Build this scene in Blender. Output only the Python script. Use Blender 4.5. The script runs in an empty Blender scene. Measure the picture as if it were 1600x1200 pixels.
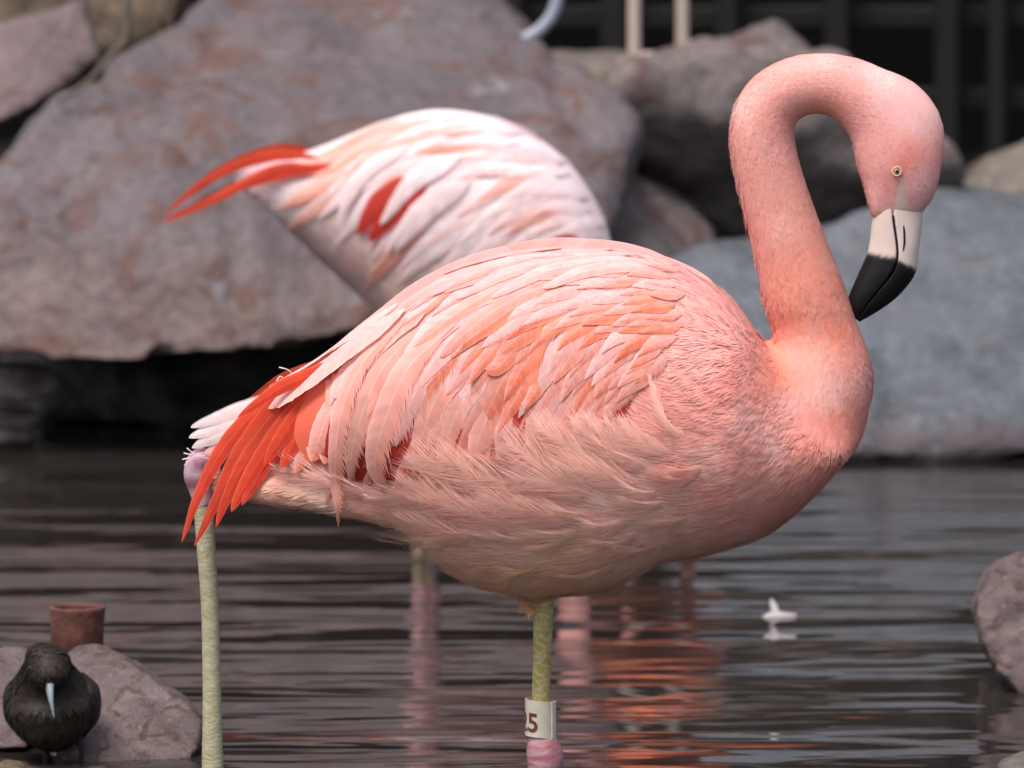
import bpy, bmesh, math, random
import numpy as np
from mathutils import Vector, noise as mnoise
from mathutils.bvhtree import BVHTree

random.seed(7)
rng = np.random.default_rng(7)
scene = bpy.context.scene
col = scene.collection

# ------------------------------------------------------------------ camera
H = 0.964                       # camera height above the pond
FPX = 10000.0                   # focal length in photograph pixels (1600 wide)
PITCH = math.atan(916 / FPX)
cam_data = bpy.data.cameras.new('camera')
cam = bpy.data.objects.new('camera', cam_data)
col.objects.link(cam)
cam.location = (0, 0, H)
cam.rotation_euler = (math.radians(90) - PITCH, 0, 0)
cam_data.sensor_width = 36
cam_data.lens = 36 * FPX / 1600
cam_data.clip_end = 500
cam_data.dof.use_dof = True
cam_data.dof.focus_distance = 5.93
cam_data.dof.aperture_fstop = 9.5
scene.camera = cam

# ------------------------------------------------------------------ sky, sun, exposure
SUN_EL, SUN_AZ = 62, 215
w = bpy.data.worlds.new('World')
scene.world = w
w.use_nodes = True
nt = w.node_tree
nt.nodes.clear()
sky = nt.nodes.new('ShaderNodeTexSky')
sky.sky_type = 'NISHITA'
sky.sun_disc = False
sky.sun_elevation = math.radians(SUN_EL)
sky.sun_rotation = math.radians(SUN_AZ)
sky.dust_density = 4.0
hsv = nt.nodes.new('ShaderNodeHueSaturation')
hsv.inputs['Saturation'].default_value = 0.75
bg = nt.nodes.new('ShaderNodeBackground')
bg.inputs['Strength'].default_value = 0.105
out = nt.nodes.new('ShaderNodeOutputWorld')
nt.links.new(sky.outputs[0], hsv.inputs['Color'])
nt.links.new(hsv.outputs[0], bg.inputs['Color'])
nt.links.new(bg.outputs[0], out.inputs[0])

sun_data = bpy.data.lights.new('sun', 'SUN')
sun_data.energy = 1.5
sun_data.angle = math.radians(30)
sun_data.color = (1.0, 0.965, 0.925)
sun = bpy.data.objects.new('sun', sun_data)
col.objects.link(sun)
_az, _el = math.radians(SUN_AZ), math.radians(SUN_EL)
_to = Vector((math.sin(_az) * math.cos(_el), math.cos(_az) * math.cos(_el), math.sin(_el)))
sun.rotation_euler = _to.to_track_quat('Z', 'Y').to_euler()

scene.view_settings.view_transform = 'Standard'
scene.view_settings.look = 'None'
scene.view_settings.gamma = 1.0
scene.view_settings.use_curve_mapping = False
scene.view_settings.exposure = 1.1
scene.render.engine = 'CYCLES'
scene.cycles.max_bounces = 6
scene.cycles.use_denoising = True

# ------------------------------------------------------------------ helpers
CP, SP = math.cos(PITCH), math.sin(PITCH)


def ray(px, py):
    u, v = (px - 800) / FPX, -(py - 600) / FPX
    return Vector((u, CP + v * SP, -SP + v * CP))


def P(px, py, d):
    """the point seen at photo position px, py that stands d metres away"""
    r = ray(px, py)
    return Vector((0, 0, H)) + r * (d / r.y)


def to_px(p):
    q = np.asarray(p) - np.array([0, 0, H])
    f = q[..., 1] * CP - q[..., 2] * SP
    v = q[..., 1] * SP + q[..., 2] * CP
    return 800 + FPX * q[..., 0] / f, 600 - FPX * v / f


def catmull(pts, n):
    pts = np.asarray(pts, float)
    m = len(pts)
    if m == 2:
        t = np.linspace(0, 1, n)[:, None]
        return pts[0] * (1 - t) + pts[1] * t
    ext = np.vstack([2 * pts[0] - pts[1], pts, 2 * pts[-1] - pts[-2]])
    u = np.linspace(0, m - 1, n)
    i = np.minimum(u.astype(int), m - 2)
    f = (u - i)[:, None]
    p0, p1, p2, p3 = ext[i], ext[i + 1], ext[i + 2], ext[i + 3]
    return 0.5 * (2 * p1 + (p2 - p0) * f + (2 * p0 - 5 * p1 + 4 * p2 - p3) * f ** 2 + (3 * p1 - p0 - 3 * p2 + p3) * f ** 3)


def new_mesh(name, verts, faces, mat=None, parent=None, cols=None, smooth=True, base=None, normals=None):
    """link verts/faces as one mesh object; verts are world positions, made relative to base"""
    verts = np.asarray(verts, dtype=np.float32)
    if base is not None:
        verts = verts - np.asarray(base, dtype=np.float32)
    me = bpy.data.meshes.new(name)
    if isinstance(faces, np.ndarray):
        k = faces.shape[1]
        me.vertices.add(len(verts))
        me.vertices.foreach_set('co', verts.ravel())
        me.loops.add(faces.size)
        me.loops.foreach_set('vertex_index', faces.ravel().astype(np.int32))
        me.polygons.add(len(faces))
        me.polygons.foreach_set('loop_start', np.arange(0, faces.size, k, dtype=np.int32))
        me.update(calc_edges=True)
    else:
        me.from_pydata([tuple(map(float, v)) for v in verts], [], faces)
        me.update()
    if smooth:
        me.polygons.foreach_set('use_smooth', np.ones(len(me.polygons), dtype=bool))
    if cols is not None:
        a = me.color_attributes.new('Col', 'FLOAT_COLOR', 'POINT')
        c = np.ones((len(verts), 4), dtype=np.float32)
        c[:, :3] = np.clip(cols, 0, 1)
        a.data.foreach_set('color', c.ravel())
    if normals is not None:
        me.normals_split_custom_set_from_vertices(np.asarray(normals, dtype=np.float32).tolist())
    if mat:
        me.materials.append(mat)
    o = bpy.data.objects.new(name, me)
    col.objects.link(o)
    if parent is not None:
        o.parent = parent
    return o


def thing(name, label, cat, loc, group=None):
    o = bpy.data.objects.new(name, None)
    o.empty_display_size = 0.05
    col.objects.link(o)
    o.location = loc
    o['label'] = label
    o['category'] = cat
    if group:
        o['group'] = group
    return o


def tag(o, label, cat, group=None):
    o['label'] = label
    o['category'] = cat
    if group:
        o['group'] = group
    return o


def tube(path, radii, n=16, cap=True, flat=None):
    """verts, faces of a round tube along path (k,3); flat scales the radius along y"""
    path = np.asarray(path, float)
    k = len(path)
    radii = np.broadcast_to(np.asarray(radii, float), (k,))
    T = np.gradient(path, axis=0)
    T /= np.linalg.norm(T, axis=1)[:, None] + 1e-12
    up = np.array([0, 1.0, 0])
    if abs(T[:, 1]).max() > 0.9:
        up = np.array([1.0, 0, 0])
    A = np.cross(T, up)
    A /= np.linalg.norm(A, axis=1)[:, None]
    B = np.cross(A, T)
    th = np.linspace(0, 2 * np.pi, n, endpoint=False)
    fl = np.ones(k) if flat is None else np.broadcast_to(flat, (k,))
    V = path[:, None] + radii[:, None, None] * (np.cos(th)[None, :, None] * A[:, None] + fl[:, None, None] * np.sin(th)[None, :, None] * B[:, None])
    F = []
    for i in range(k - 1):
        for j in range(n):
            F.append((i * n + j, i * n + (j + 1) % n, (i + 1) * n + (j + 1) % n, (i + 1) * n + j))
    if cap:
        F.append(tuple(range(n))[::-1])
        F.append(tuple((k - 1) * n + j for j in range(n)))
    return V.reshape(-1, 3), F


def join_vf(parts):
    V, F, o = [], [], 0
    for v, f in parts:
        V.append(np.asarray(v))
        F += [tuple(i + o for i in t) for t in f]
        o += len(v)
    return np.vstack(V), F


def remesh(verts, faces, voxel, smooth=6):
    me = bpy.data.meshes.new('tmp')
    me.from_pydata([tuple(map(float, v)) for v in verts], [], faces)
    me.update()
    bm = bmesh.new()
    bm.from_mesh(me)
    bmesh.ops.recalc_face_normals(bm, faces=bm.faces)
    bm.to_mesh(me)
    bm.free()
    o = bpy.data.objects.new('tmp', me)
    col.objects.link(o)
    m = o.modifiers.new('r', 'REMESH')
    m.mode = 'VOXEL'
    m.voxel_size = voxel
    if smooth:
        s = o.modifiers.new('s', 'SMOOTH')
        s.factor = 0.5
        s.iterations = smooth
    dg = bpy.context.evaluated_depsgraph_get()
    ev = o.evaluated_get(dg)
    m2 = ev.to_mesh()
    V = np.empty(len(m2.vertices) * 3, dtype=np.float32)
    m2.vertices.foreach_get('co', V)
    V = V.reshape(-1, 3)
    F = [tuple(p.vertices) for p in m2.polygons]
    ev.to_mesh_clear()
    bpy.data.objects.remove(o)
    bpy.data.meshes.remove(me)
    return V, F


def idw(px, py, ctrl, power=2.5):
    """inverse distance weighting of control rows (x, y, values...) at arrays px, py"""
    c = np.asarray(ctrl, float)
    px, py = np.asarray(px, float), np.asarray(py, float)
    d = (px[..., None] - c[:, 0]) ** 2 + (py[..., None] - c[:, 1]) ** 2
    wt = 1 / (d + 200) ** (power / 2 + 0.25)
    wt /= wt.sum(-1, keepdims=True)
    return wt @ c[:, 2:]


def inside(px, py, poly):
    px, py = np.asarray(px, float), np.asarray(py, float)
    r = np.zeros(px.shape, bool)
    n = len(poly)
    for i in range(n):
        x0, y0 = poly[i]
        x1, y1 = poly[(i + 1) % n]
        if y0 == y1:
            continue
        c = ((y0 > py) != (y1 > py)) & (px < (x1 - x0) * (py - y0) / (y1 - y0) + x0)
        r ^= c
    return r


def vnoise(P3, scale, seed=0.0):
    return np.array([mnoise.noise(Vector((p[0] * scale + seed, p[1] * scale, p[2] * scale - seed))) for p in P3])


# ------------------------------------------------------------------ materials
def mat_new(name):
    m = bpy.data.materials.new(name)
    m.use_nodes = True
    t = m.node_tree
    b = t.nodes['Principled BSDF']
    return m, t, b


def plumage_mat(name, rough=0.62, transl=0.22, spec=0.25, streak=0.0):
    m, t, b = mat_new(name)
    a = t.nodes.new('ShaderNodeVertexColor')
    a.layer_name = 'Col'
    b.inputs['Roughness'].default_value = rough
    b.inputs['Specular IOR Level'].default_value = spec
    b.inputs['Sheen Weight'].default_value = 0.12
    b.inputs['Sheen Roughness'].default_value = 0.5
    t.links.new(a.outputs[0], b.inputs['Base Color'])
    tr = t.nodes.new('ShaderNodeBsdfTranslucent')
    t.links.new(a.outputs[0], tr.inputs['Color'])
    mx = t.nodes.new('ShaderNodeMixShader')
    mx.inputs[0].default_value = transl
    t.links.new(b.outputs[0], mx.inputs[1])
    t.links.new(tr.outputs[0], mx.inputs[2])
    t.links.new(mx.outputs[0], t.nodes['Material Output'].inputs[0])
    return m


def col_mat(name, rough=0.5, spec=0.4, bump=0.0, bscale=200, coat=0.0):
    m, t, b = mat_new(name)
    a = t.nodes.new('ShaderNodeVertexColor')
    a.layer_name = 'Col'
    t.links.new(a.outputs[0], b.inputs['Base Color'])
    b.inputs['Roughness'].default_value = rough
    b.inputs['Specular IOR Level'].default_value = spec
    b.inputs['Coat Weight'].default_value = coat
    if bump:
        n = t.nodes.new('ShaderNodeTexNoise')
        n.inputs['Scale'].default_value = bscale
        n.inputs['Detail'].default_value = 4
        bp = t.nodes.new('ShaderNodeBump')
        bp.inputs['Strength'].default_value = bump
        bp.inputs['Distance'].default_value = 0.002
        c = t.nodes.new('ShaderNodeTexCoord')
        t.links.new(c.outputs['Object'], n.inputs['Vector'])
        t.links.new(n.outputs[0], bp.inputs['Height'])
        t.links.new(bp.outputs[0], b.inputs['Normal'])
    return m


def plain_mat(name, c, rough=0.6, spec=0.4, var=0.0, scale=30, bump=0.0):
    m, t, b = mat_new(name)
    b.inputs['Roughness'].default_value = rough
    b.inputs['Specular IOR Level'].default_value = spec
    tc = t.nodes.new('ShaderNodeTexCoord')
    n = t.nodes.new('ShaderNodeTexNoise')
    n.inputs['Scale'].default_value = scale
    n.inputs['Detail'].default_value = 5
    t.links.new(tc.outputs['Object'], n.inputs['Vector'])
    r = t.nodes.new('ShaderNodeValToRGB')
    r.color_ramp.elements[0].position = 0.3
    r.color_ramp.elements[1].position = 0.7
    r.color_ramp.elements[0].color = (*[x * (1 - var) for x in c], 1)
    r.color_ramp.elements[1].color = (*[min(1, x * (1 + var)) for x in c], 1)
    t.links.new(n.outputs[0], r.inputs[0])
    t.links.new(r.outputs[0], b.inputs['Base Color'])
    if bump:
        bp = t.nodes.new('ShaderNodeBump')
        bp.inputs['Strength'].default_value = bump
        bp.inputs['Distance'].default_value = 0.01
        t.links.new(n.outputs[0], bp.inputs['Height'])
        t.links.new(bp.outputs[0], b.inputs['Normal'])
    return m


def rock_mat(name, c0, c1, rust, pale, rough=0.75, wet=0.0, spec=0.35, rust_amt=0.5, seed=0.0, tide=None, fine=1.0):
    """weathered stone: two body tones, rusty streaks and pale droppings/lichen stains"""
    m, t, b = mat_new(name)
    b.inputs['Specular IOR Level'].default_value = spec
    tc = t.nodes.new('ShaderNodeTexCoord')
    mp = t.nodes.new('ShaderNodeMapping')
    mp.inputs['Location'].default_value = (seed, seed * 0.7, -seed)
    t.links.new(tc.outputs['Object'], mp.inputs[0])

    def nz(scale, detail=6, rg=0.6, dist=0.0):
        n = t.nodes.new('ShaderNodeTexNoise')
        n.inputs['Scale'].default_value = scale * fine
        n.inputs['Detail'].default_value = detail
        n.inputs['Roughness'].default_value = rg
        n.inputs['Distortion'].default_value = dist
        t.links.new(mp.outputs[0], n.inputs['Vector'])
        return n

    def ramp(src, a, bb):
        r = t.nodes.new('ShaderNodeMapRange')
        r.inputs['From Min'].default_value = a
        r.inputs['From Max'].default_value = bb
        t.links.new(src, r.inputs[0])
        return r.outputs[0]

    def mix(fac, A, B):
        x = t.nodes.new('ShaderNodeMix')
        x.data_type = 'RGBA'
        t.links.new(fac, x.inputs[0])
        for s, v in ((6, A), (7, B)):
            if isinstance(v, tuple):
                x.inputs[s].default_value = (*v, 1)
            else:
                t.links.new(v, x.inputs[s])
        return x.outputs[2]

    n1, n2, n3, n4 = nz(4.5), nz(9, 8, 0.65, 0.8), nz(14, 5, 0.6, 1.5), nz(60, 4)
    c = mix(ramp(n1.outputs[0], 0.38, 0.62), c0, c1)
    if tide:
        # mineral stain left by the changing water level, with a ragged upper edge
        sp = t.nodes.new('ShaderNodeSeparateXYZ')
        t.links.new(tc.outputs['Object'], sp.inputs[0])
        av = t.nodes.new('ShaderNodeMath')
        av.operation = 'MULTIPLY_ADD'
        av.inputs[1].default_value = tide[3]
        t.links.new(n1.outputs[0], av.inputs[0])
        t.links.new(sp.outputs[2], av.inputs[2])
        c = mix(ramp(av.outputs[0], tide[0], tide[0] - tide[2]), c, tide[1])
    lo = 0.66 - 0.2 * rust_amt
    c = mix(ramp(n2.outputs[0], lo, lo + 0.10), c, rust)
    c = mix(ramp(n3.outputs[0], 0.62, 0.74), c, pale)
    mu = t.nodes.new('ShaderNodeMix')
    mu.data_type = 'RGBA'
    mu.blend_type = 'MULTIPLY'
    mu.inputs[0].default_value = 0.5
    t.links.new(c, mu.inputs[6])
    t.links.new(ramp(n4.outputs[0], 0.2, 0.62), mu.inputs[7])
    t.links.new(mu.outputs[2], b.inputs['Base Color'])
    rr = t.nodes.new('ShaderNodeMapRange')
    rr.inputs['To Min'].default_value = rough - 0.15
    rr.inputs['To Max'].default_value = rough + 0.1
    t.links.new(n2.outputs[0], rr.inputs[0])
    t.links.new(rr.outputs[0], b.inputs['Roughness'])
    ad = t.nodes.new('ShaderNodeMath')
    ad.operation = 'MULTIPLY_ADD'
    ad.inputs[1].default_value = 0.35
    t.links.new(n4.outputs[0], ad.inputs[0])
    t.links.new(n2.outputs[0], ad.inputs[2])
    bp = t.nodes.new('ShaderNodeBump')
    bp.inputs['Strength'].default_value = 0.7
    bp.inputs['Distance'].default_value = 0.025 / fine
    t.links.new(ad.outputs[0], bp.inputs['Height'])
    t.links.new(bp.outputs[0], b.inputs['Normal'])
    return m


M_PLUME = plumage_mat('down plumage')
M_FEATHER = plumage_mat('feather vane', rough=0.6, transl=0.38, spec=0.2)
M_SKIN = col_mat('skin and horn', rough=0.45, spec=0.4, bump=0.15, bscale=350)
M_BILL = col_mat('bill horn', rough=0.45, spec=0.22, bump=0.1, bscale=300)
M_LEG = col_mat('scaly leg', rough=0.42, spec=0.45, bump=0.2, bscale=500)
M_EYE = plain_mat('yellow iris', (0.32, 0.25, 0.06), 0.12, 0.5, 0.25, 900)
M_PUPIL = plain_mat('black pupil', (0.006, 0.006, 0.006), 0.08, 0.5)
M_BAND = plain_mat('cream plastic', (0.58, 0.53, 0.41), 0.4, 0.5, 0.08, 120)
M_INK = plain_mat('maroon ink', (0.16, 0.035, 0.03), 0.5, 0.3, 0.2, 300)

ROCK_MAUVE = rock_mat('mauve slab stone', (0.098, 0.080, 0.087), (0.142, 0.114, 0.119), (0.118, 0.064, 0.053), (0.21, 0.19, 0.205), rust_amt=0.76, tide=(0.48, (0.148, 0.106, 0.100), 0.14, 0.50))
ROCK_ROSE = rock_mat('rose stone', (0.125, 0.085, 0.085), (0.175, 0.12, 0.12), (0.10, 0.05, 0.042), (0.23, 0.19, 0.195), seed=3.1)
ROCK_NEAR = rock_mat('mottled near stone', (0.095, 0.068, 0.066), (0.155, 0.110, 0.107), (0.075, 0.043, 0.034), (0.22, 0.175, 0.175), seed=21.0, fine=5.0, rust_amt=0.8)
ROCK_BLUE = rock_mat('wet blue-grey stone', (0.088, 0.094, 0.106), (0.122, 0.132, 0.150), (0.095, 0.078, 0.078), (0.19, 0.21, 0.245), rough=0.6, spec=0.4, rust_amt=0.5, seed=5.5, tide=(0.15, (0.085, 0.068, 0.075), 0.03, 0.10))
ROCK_GREY = rock_mat('grey brown stone', (0.115, 0.092, 0.086), (0.185, 0.15, 0.142), (0.105, 0.06, 0.055), (0.19, 0.17, 0.16), rust_amt=0.75, seed=8.2)
ROCK_TAN = rock_mat('tan stone', (0.12, 0.097, 0.08), (0.18, 0.15, 0.125), (0.16, 0.10, 0.07), (0.38, 0.35, 0.31), rust_amt=0.3, seed=11.3)
ROCK_BROWN = rock_mat('earthy brown stone', (0.06, 0.042, 0.03), (0.15, 0.105, 0.065), (0.06, 0.03, 0.02), (0.22, 0.17, 0.11), seed=14.0)
ROCK_DARK = rock_mat('dark wet and shaded stone', (0.02, 0.018, 0.018), (0.05, 0.043, 0.042), (0.035, 0.02, 0.016), (0.11, 0.1, 0.1), rough=0.45, seed=17.0)

# ------------------------------------------------------------------ setting: pond, bed, bank, rocks
def water_mat():
    m, t, b = mat_new('pond water')
    b.inputs['Base Color'].default_value = (0.022, 0.018, 0.016, 1)
    b.inputs['Roughness'].default_value = 0.04
    b.inputs['IOR'].default_value = 1.333
    tc = t.nodes.new('ShaderNodeTexCoord')

    def nz(sx, sy, scale, detail, loc=0):
        mp = t.nodes.new('ShaderNodeMapping')
        mp.inputs['Scale'].default_value = (sx, sy, 1)
        mp.inputs['Location'].default_value = (loc, loc, 0)
        mp.inputs['Rotation'].default_value = (0, 0, math.radians(4))
        t.links.new(tc.outputs['Object'], mp.inputs[0])
        n = t.nodes.new('ShaderNodeTexNoise')
        n.inputs['Scale'].default_value = scale
        n.inputs['Detail'].default_value = detail
        n.inputs['Roughness'].default_value = 0.45
        n.inputs['Distortion'].default_value = 0.3
        t.links.new(mp.outputs[0], n.inputs['Vector'])
        return n.outputs[0]

    a = nz(0.32, 1.0, 5.2, 1.6)
    c = nz(0.35, 1.0, 17.0, 1.5, 3.3)
    ma = t.nodes.new('ShaderNodeMath')
    ma.operation = 'MULTIPLY_ADD'
    ma.inputs[1].default_value = 0.12
    t.links.new(c, ma.inputs[0])
    t.links.new(a, ma.inputs[2])
    bp = t.nodes.new('ShaderNodeBump')
    bp.inputs['Strength'].default_value = 1.0
    bp.inputs['Distance'].default_value = 0.0175
    t.links.new(ma.outputs[0], bp.inputs['Height'])
    t.links.new(bp.outputs[0], b.inputs['Normal'])
    return m


def sheet(name, x0, x1, y0, y1, nx, ny, zf, mat):
    X, Y = np.meshgrid(np.linspace(x0, x1, nx), np.linspace(y0, y1, ny))
    Z = zf(X, Y)
    V = np.stack([X, Y, Z], -1).reshape(-1, 3)
    i = np.arange(nx * ny).reshape(ny, nx)
    F = np.stack([i[:-1, :-1], i[:-1, 1:], i[1:, 1:], i[1:, :-1]], -1).reshape(-1, 4)
    o = new_mesh(name, V, F, mat)
    o['kind'] = 'structure'
    return o


sheet('pond_bed', -60, 60, -60, 120, 2, 2, lambda X, Y: X * 0 - 0.45, ROCK_DARK)
sheet('water', -9, 9, -4, 10.9, 2, 2, lambda X, Y: X * 0, water_mat())


def bank_z(X, Y):
    z = np.clip((Y - 9.9) * 1.3, -0.45, 0.10) + 0.05 * np.sin(X * 5.1 + Y * 3) + 0.04 * np.sin(X * 11 - Y * 7)
    return z


sheet('bank', -12, 12, 9.6, 40, 160, 120, bank_z, ROCK_BROWN)


def rock(name, pts, mat, label, back=0.45, shrink=0.9, voxel=0.016, rough=0.02, smooth=5, seed=0.0, fscale=6.0, ridge=0.0, extra=None, group=None, cat='rock'):
    """boulder: convex hull of its visible corner points (px, py, distance) and their rear copies, worn and roughened"""
    fr = [P(*p) for p in pts]
    cx = sum(p[0] for p in pts) / len(pts)
    cy = sum(p[1] for p in pts) / len(pts)
    bk = [P(cx + (p[0] - cx) * shrink, cy + (p[1] - cy) * shrink, p[2] + back) for p in pts]
    allp = fr + bk + [Vector(e) for e in (extra or [])]
    bm = bmesh.new()
    for p in allp:
        bm.verts.new(p)
    r = bmesh.ops.convex_hull(bm, input=bm.verts)
    dead = [v for v in bm.verts if not v.link_faces]
    bmesh.ops.delete(bm, geom=dead, context='VERTS')
    bmesh.ops.recalc_face_normals(bm, faces=bm.faces)
    bm.verts.index_update()
    V = np.array([v.co[:] for v in bm.verts])
    F = [tuple(v.index for v in f.verts) for f in bm.faces]
    bm.free()
    V, F = remesh(V, F, voxel, smooth)
    me = bpy.data.meshes.new('t')
    me.from_pydata(V.tolist(), [], F)
    N = np.empty(len(V) * 3, dtype=np.float32)
    me.vertices.foreach_get('normal', N)
    N = N.reshape(-1, 3)
    bpy.data.meshes.remove(me)
    D = np.empty(len(V))
    for i, p in enumerate(V):
        q = Vector(p) + Vector((seed, seed * 2, -seed))
        a = mnoise.fractal(q * fscale, 0.9, 2.1, 5)
        e = 0.0
        if ridge:
            e = -ridge * max(0.0, 1 - abs(mnoise.noise(Vector((q.x * 3.3 + q.z * 1.2, q.y * 1.5, q.z * 2.1 - q.x))) * 9))
        D[i] = rough * a + e
    V = V + N * D[:, None]
    b = np.array([V[:, 0].mean(), V[:, 1].mean(), V[:, 2].min()])
    o = new_mesh(name, V, F, mat, base=b)
    o.location = b
    tag(o, label, cat, group)
    return o


# the great slab behind the birds
rock('rock_slab', [(-60, 262, 9.55), (0, 222, 9.6), (330, 0, 10.25), (420, -70, 10.4), (690, -70, 10.4), (735, -5, 10.3), (830, 68, 10.2), (905, 128, 10.0), (975, 150, 9.85),
                   (1001, 195, 9.75), (988, 290, 9.7), (958, 350, 9.65), (800, 480, 9.5), (575, 490, 9.42), (420, 550, 9.36), (190, 566, 9.34), (-60, 560, 9.34)],
     ROCK_MAUVE, 'huge mauve-grey rock slab leaning behind both flamingos', back=0.5, voxel=0.013, rough=0.028, ridge=0.017, smooth=3, seed=1.0, fscale=4.2)
rock('boulder', [(-50, 50, 10.0), (60, 22, 10.0), (136, 2, 10.05), (150, 52, 10.0), (149, 95, 9.97), (112, 133, 9.94), (70, 148, 9.9), (42, 174, 9.88), (-50, 210, 9.85)],
     ROCK_ROSE, 'rose-brown boulder resting on top of the great slab at its left end', back=0.35, voxel=0.010, rough=0.012, ridge=0.006, seed=2.2)
rock('boulder', [(130, -60, 10.5), (300, -60, 10.6), (275, 25, 10.5), (225, 72, 10.45), (160, 110, 10.4), (140, 40, 10.4)],
     ROCK_BROWN, 'earthy brown stone wedged between rose boulder and great slab', back=0.5, voxel=0.012, rough=0.03, seed=3.3, fscale=9)
rock('boulder', [(-40, -60, 10.5), (140, -60, 10.5), (130, 10, 10.45), (0, 60, 10.4), (-40, 70, 10.4)],
     ROCK_BROWN, 'dark brown stone behind the rose boulder', back=0.4, voxel=0.012, rough=0.03, seed=4.3, fscale=9)
rock('boulder', [(-40, 566, 9.5), (60, 566, 9.5), (94, 586, 9.48), (88, 608, 9.46), (40, 624, 9.44), (-40, 622, 9.44)],
     ROCK_GREY, 'small grey stone tucked under the left end of the great slab', back=0.25, voxel=0.008, rough=0.012, seed=5.1)
rock('boulder', [(-40, 630, 9.55), (50, 636, 9.55), (72, 648, 9.52), (40, 668, 9.5), (-40, 672, 9.5)],
     ROCK_GREY, 'low wet stone at the waterline below the small grey stone', back=0.2, voxel=0.008, rough=0.012, seed=6.1)
# rock wall below the slab, the hollow's shade put into its dark colour
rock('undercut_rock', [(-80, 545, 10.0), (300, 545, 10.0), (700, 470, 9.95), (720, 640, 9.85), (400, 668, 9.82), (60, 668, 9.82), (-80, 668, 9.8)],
     ROCK_DARK, 'rock in the hollow under the great slab, coloured dark for its shade', back=0.4, voxel=0.016, rough=0.03, ridge=0.02, seed=7.1)
rock('boulder', [(835, 92, 10.5), (880, 78, 10.55), (1000, 84, 10.5), (1020, 150, 10.2), (960, 190, 10.1), (850, 170, 10.2)],
     ROCK_TAN, 'pale tan flat-topped rock under the standing bird legs', back=0.5, voxel=0.012, rough=0.012, seed=8.4)
rock('boulder', [(945, 140, 9.95), (1005, 92, 10.0), (1090, 70, 10.0), (1170, 62, 10.0), (1250, 72, 10.05), (1400, 108, 10.1), (1462, 165, 10.1), (1506, 265, 10.05), (1490, 330, 10.1),
                 (1160, 420, 10.25), (1060, 380, 10.2), (985, 260, 10.05)],
     ROCK_GREY, 'humped grey-brown rock behind the preening neck', back=0.4, voxel=0.014, rough=0.04, ridge=0.03, seed=9.2, fscale=5)
rock('boulder', [(950, 300, 9.85), (985, 275, 9.9), (1080, 320, 10.0), (1120, 372, 9.98), (1070, 450, 9.75), (900, 460, 9.7)],
     ROCK_GREY, 'low dull grey rock between great slab and blue-grey slab', back=0.4, voxel=0.014, rough=0.02, seed=10.6)
rock('rock_slab', [(1040, 420, 9.72), (1075, 398, 9.8), (1200, 378, 9.9), (1340, 345, 9.95), (1480, 297, 10.05), (1545, 284, 10.05), (1700, 330, 10.0), (1720, 640, 9.4), (1700, 700, 9.30),
                   (1500, 712, 9.28), (1330, 716, 9.27), (1260, 660, 9.32), (1150, 620, 9.35), (1040, 600, 9.4), (1500, 640, 9.36), (1360, 648, 9.35)],
     ROCK_BLUE, 'sloping blue-grey wet slab beside the pond behind the head', back=0.5, voxel=0.014, rough=0.024, ridge=0.014, smooth=4, seed=11.7, fscale=4.5)
rock('boulder', [(1495, 280, 10.35), (1550, 240, 10.4), (1660, 205, 10.45), (1680, 330, 10.3), (1510, 320, 10.3)],
     ROCK_TAN, 'tan rock above the blue-grey slab in front of the fence', back=0.4, voxel=0.012, rough=0.02, seed=12.4)
rock('boulder', [(1548, 876, 6.92), (1590, 864, 6.95), (1680, 880, 6.95), (1690, 1040, 6.85), (1600, 1080, 6.84), (1560, 1060, 6.85), (1530, 1000, 6.87), (1522, 930, 6.9)],
     ROCK_NEAR, 'brown-pink rock rising from the water at the right side', back=0.25, voxel=0.006, rough=0.012, seed=13.3, fscale=14,
     extra=[P(1620, 1110, 6.85)])
rock('boulder', [(1556, 1195, 6.3), (1600, 1176, 6.32), (1680, 1172, 6.32), (1690, 1300, 6.2), (1570, 1260, 6.2)],
     ROCK_TAN, 'pale rock cut off by the bottom right corner', back=0.2, voxel=0.006, rough=0.006, seed=14.4, fscale=14)
rock('boulder', [(88, 1030, 6.5), (118, 1004, 6.52), (150, 1002, 6.52), (212, 1040, 6.48), (285, 1086, 6.44), (318, 1130, 6.42), (312, 1172, 6.40), (240, 1235, 6.35), (110, 1240, 6.35), (80, 1130, 6.4)],
     ROCK_NEAR, 'pinkish boulder behind the small dark bird, beside the rear leg', back=0.22, voxel=0.005, rough=0.007, ridge=0.003, seed=15.5, fscale=16)
rock('boulder', [(-60, 1030, 6.55), (20, 1012, 6.58), (78, 1018, 6.58), (82, 1100, 6.5), (40, 1170, 6.42), (-60, 1180, 6.42)],
     ROCK_NEAR, 'reddish stone at the left edge behind the small dark bird', back=0.2, voxel=0.006, rough=0.007, seed=16.5, fscale=16)
k = 0
for (x, y, r, d, mt, lb) in ((20, 1190, 26, 6.30, ROCK_BROWN, 'brownish pebble left of the dark bird feet'), (75, 1212, 24, 6.28, ROCK_DARK, 'blackish pebble between the dark bird feet'),
                             (150, 1200, 26, 6.28, ROCK_DARK, 'dark pebble right of the dark bird feet'), (205, 1204, 22, 6.27, ROCK_BROWN, 'brown pebble under the pinkish boulder'),
                             (265, 1203, 24, 6.26, ROCK_TAN, 'whitish pebble nearest the rear leg')):
    y += 16
    pts = [(x + r * 1.3 * math.cos(a) * random.uniform(.8, 1.1), y + r * .8 * math.sin(a) * random.uniform(.8, 1.1), d + random.uniform(-.01, .02)) for a in np.linspace(0, 6.0, 8)]
    rock('pebble', pts, mt, lb, back=0.03, voxel=0.003, rough=0.002, seed=20 + k, fscale=40, group='pebbles at the near water edge', cat='pebble', smooth=4)
    k += 1

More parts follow.
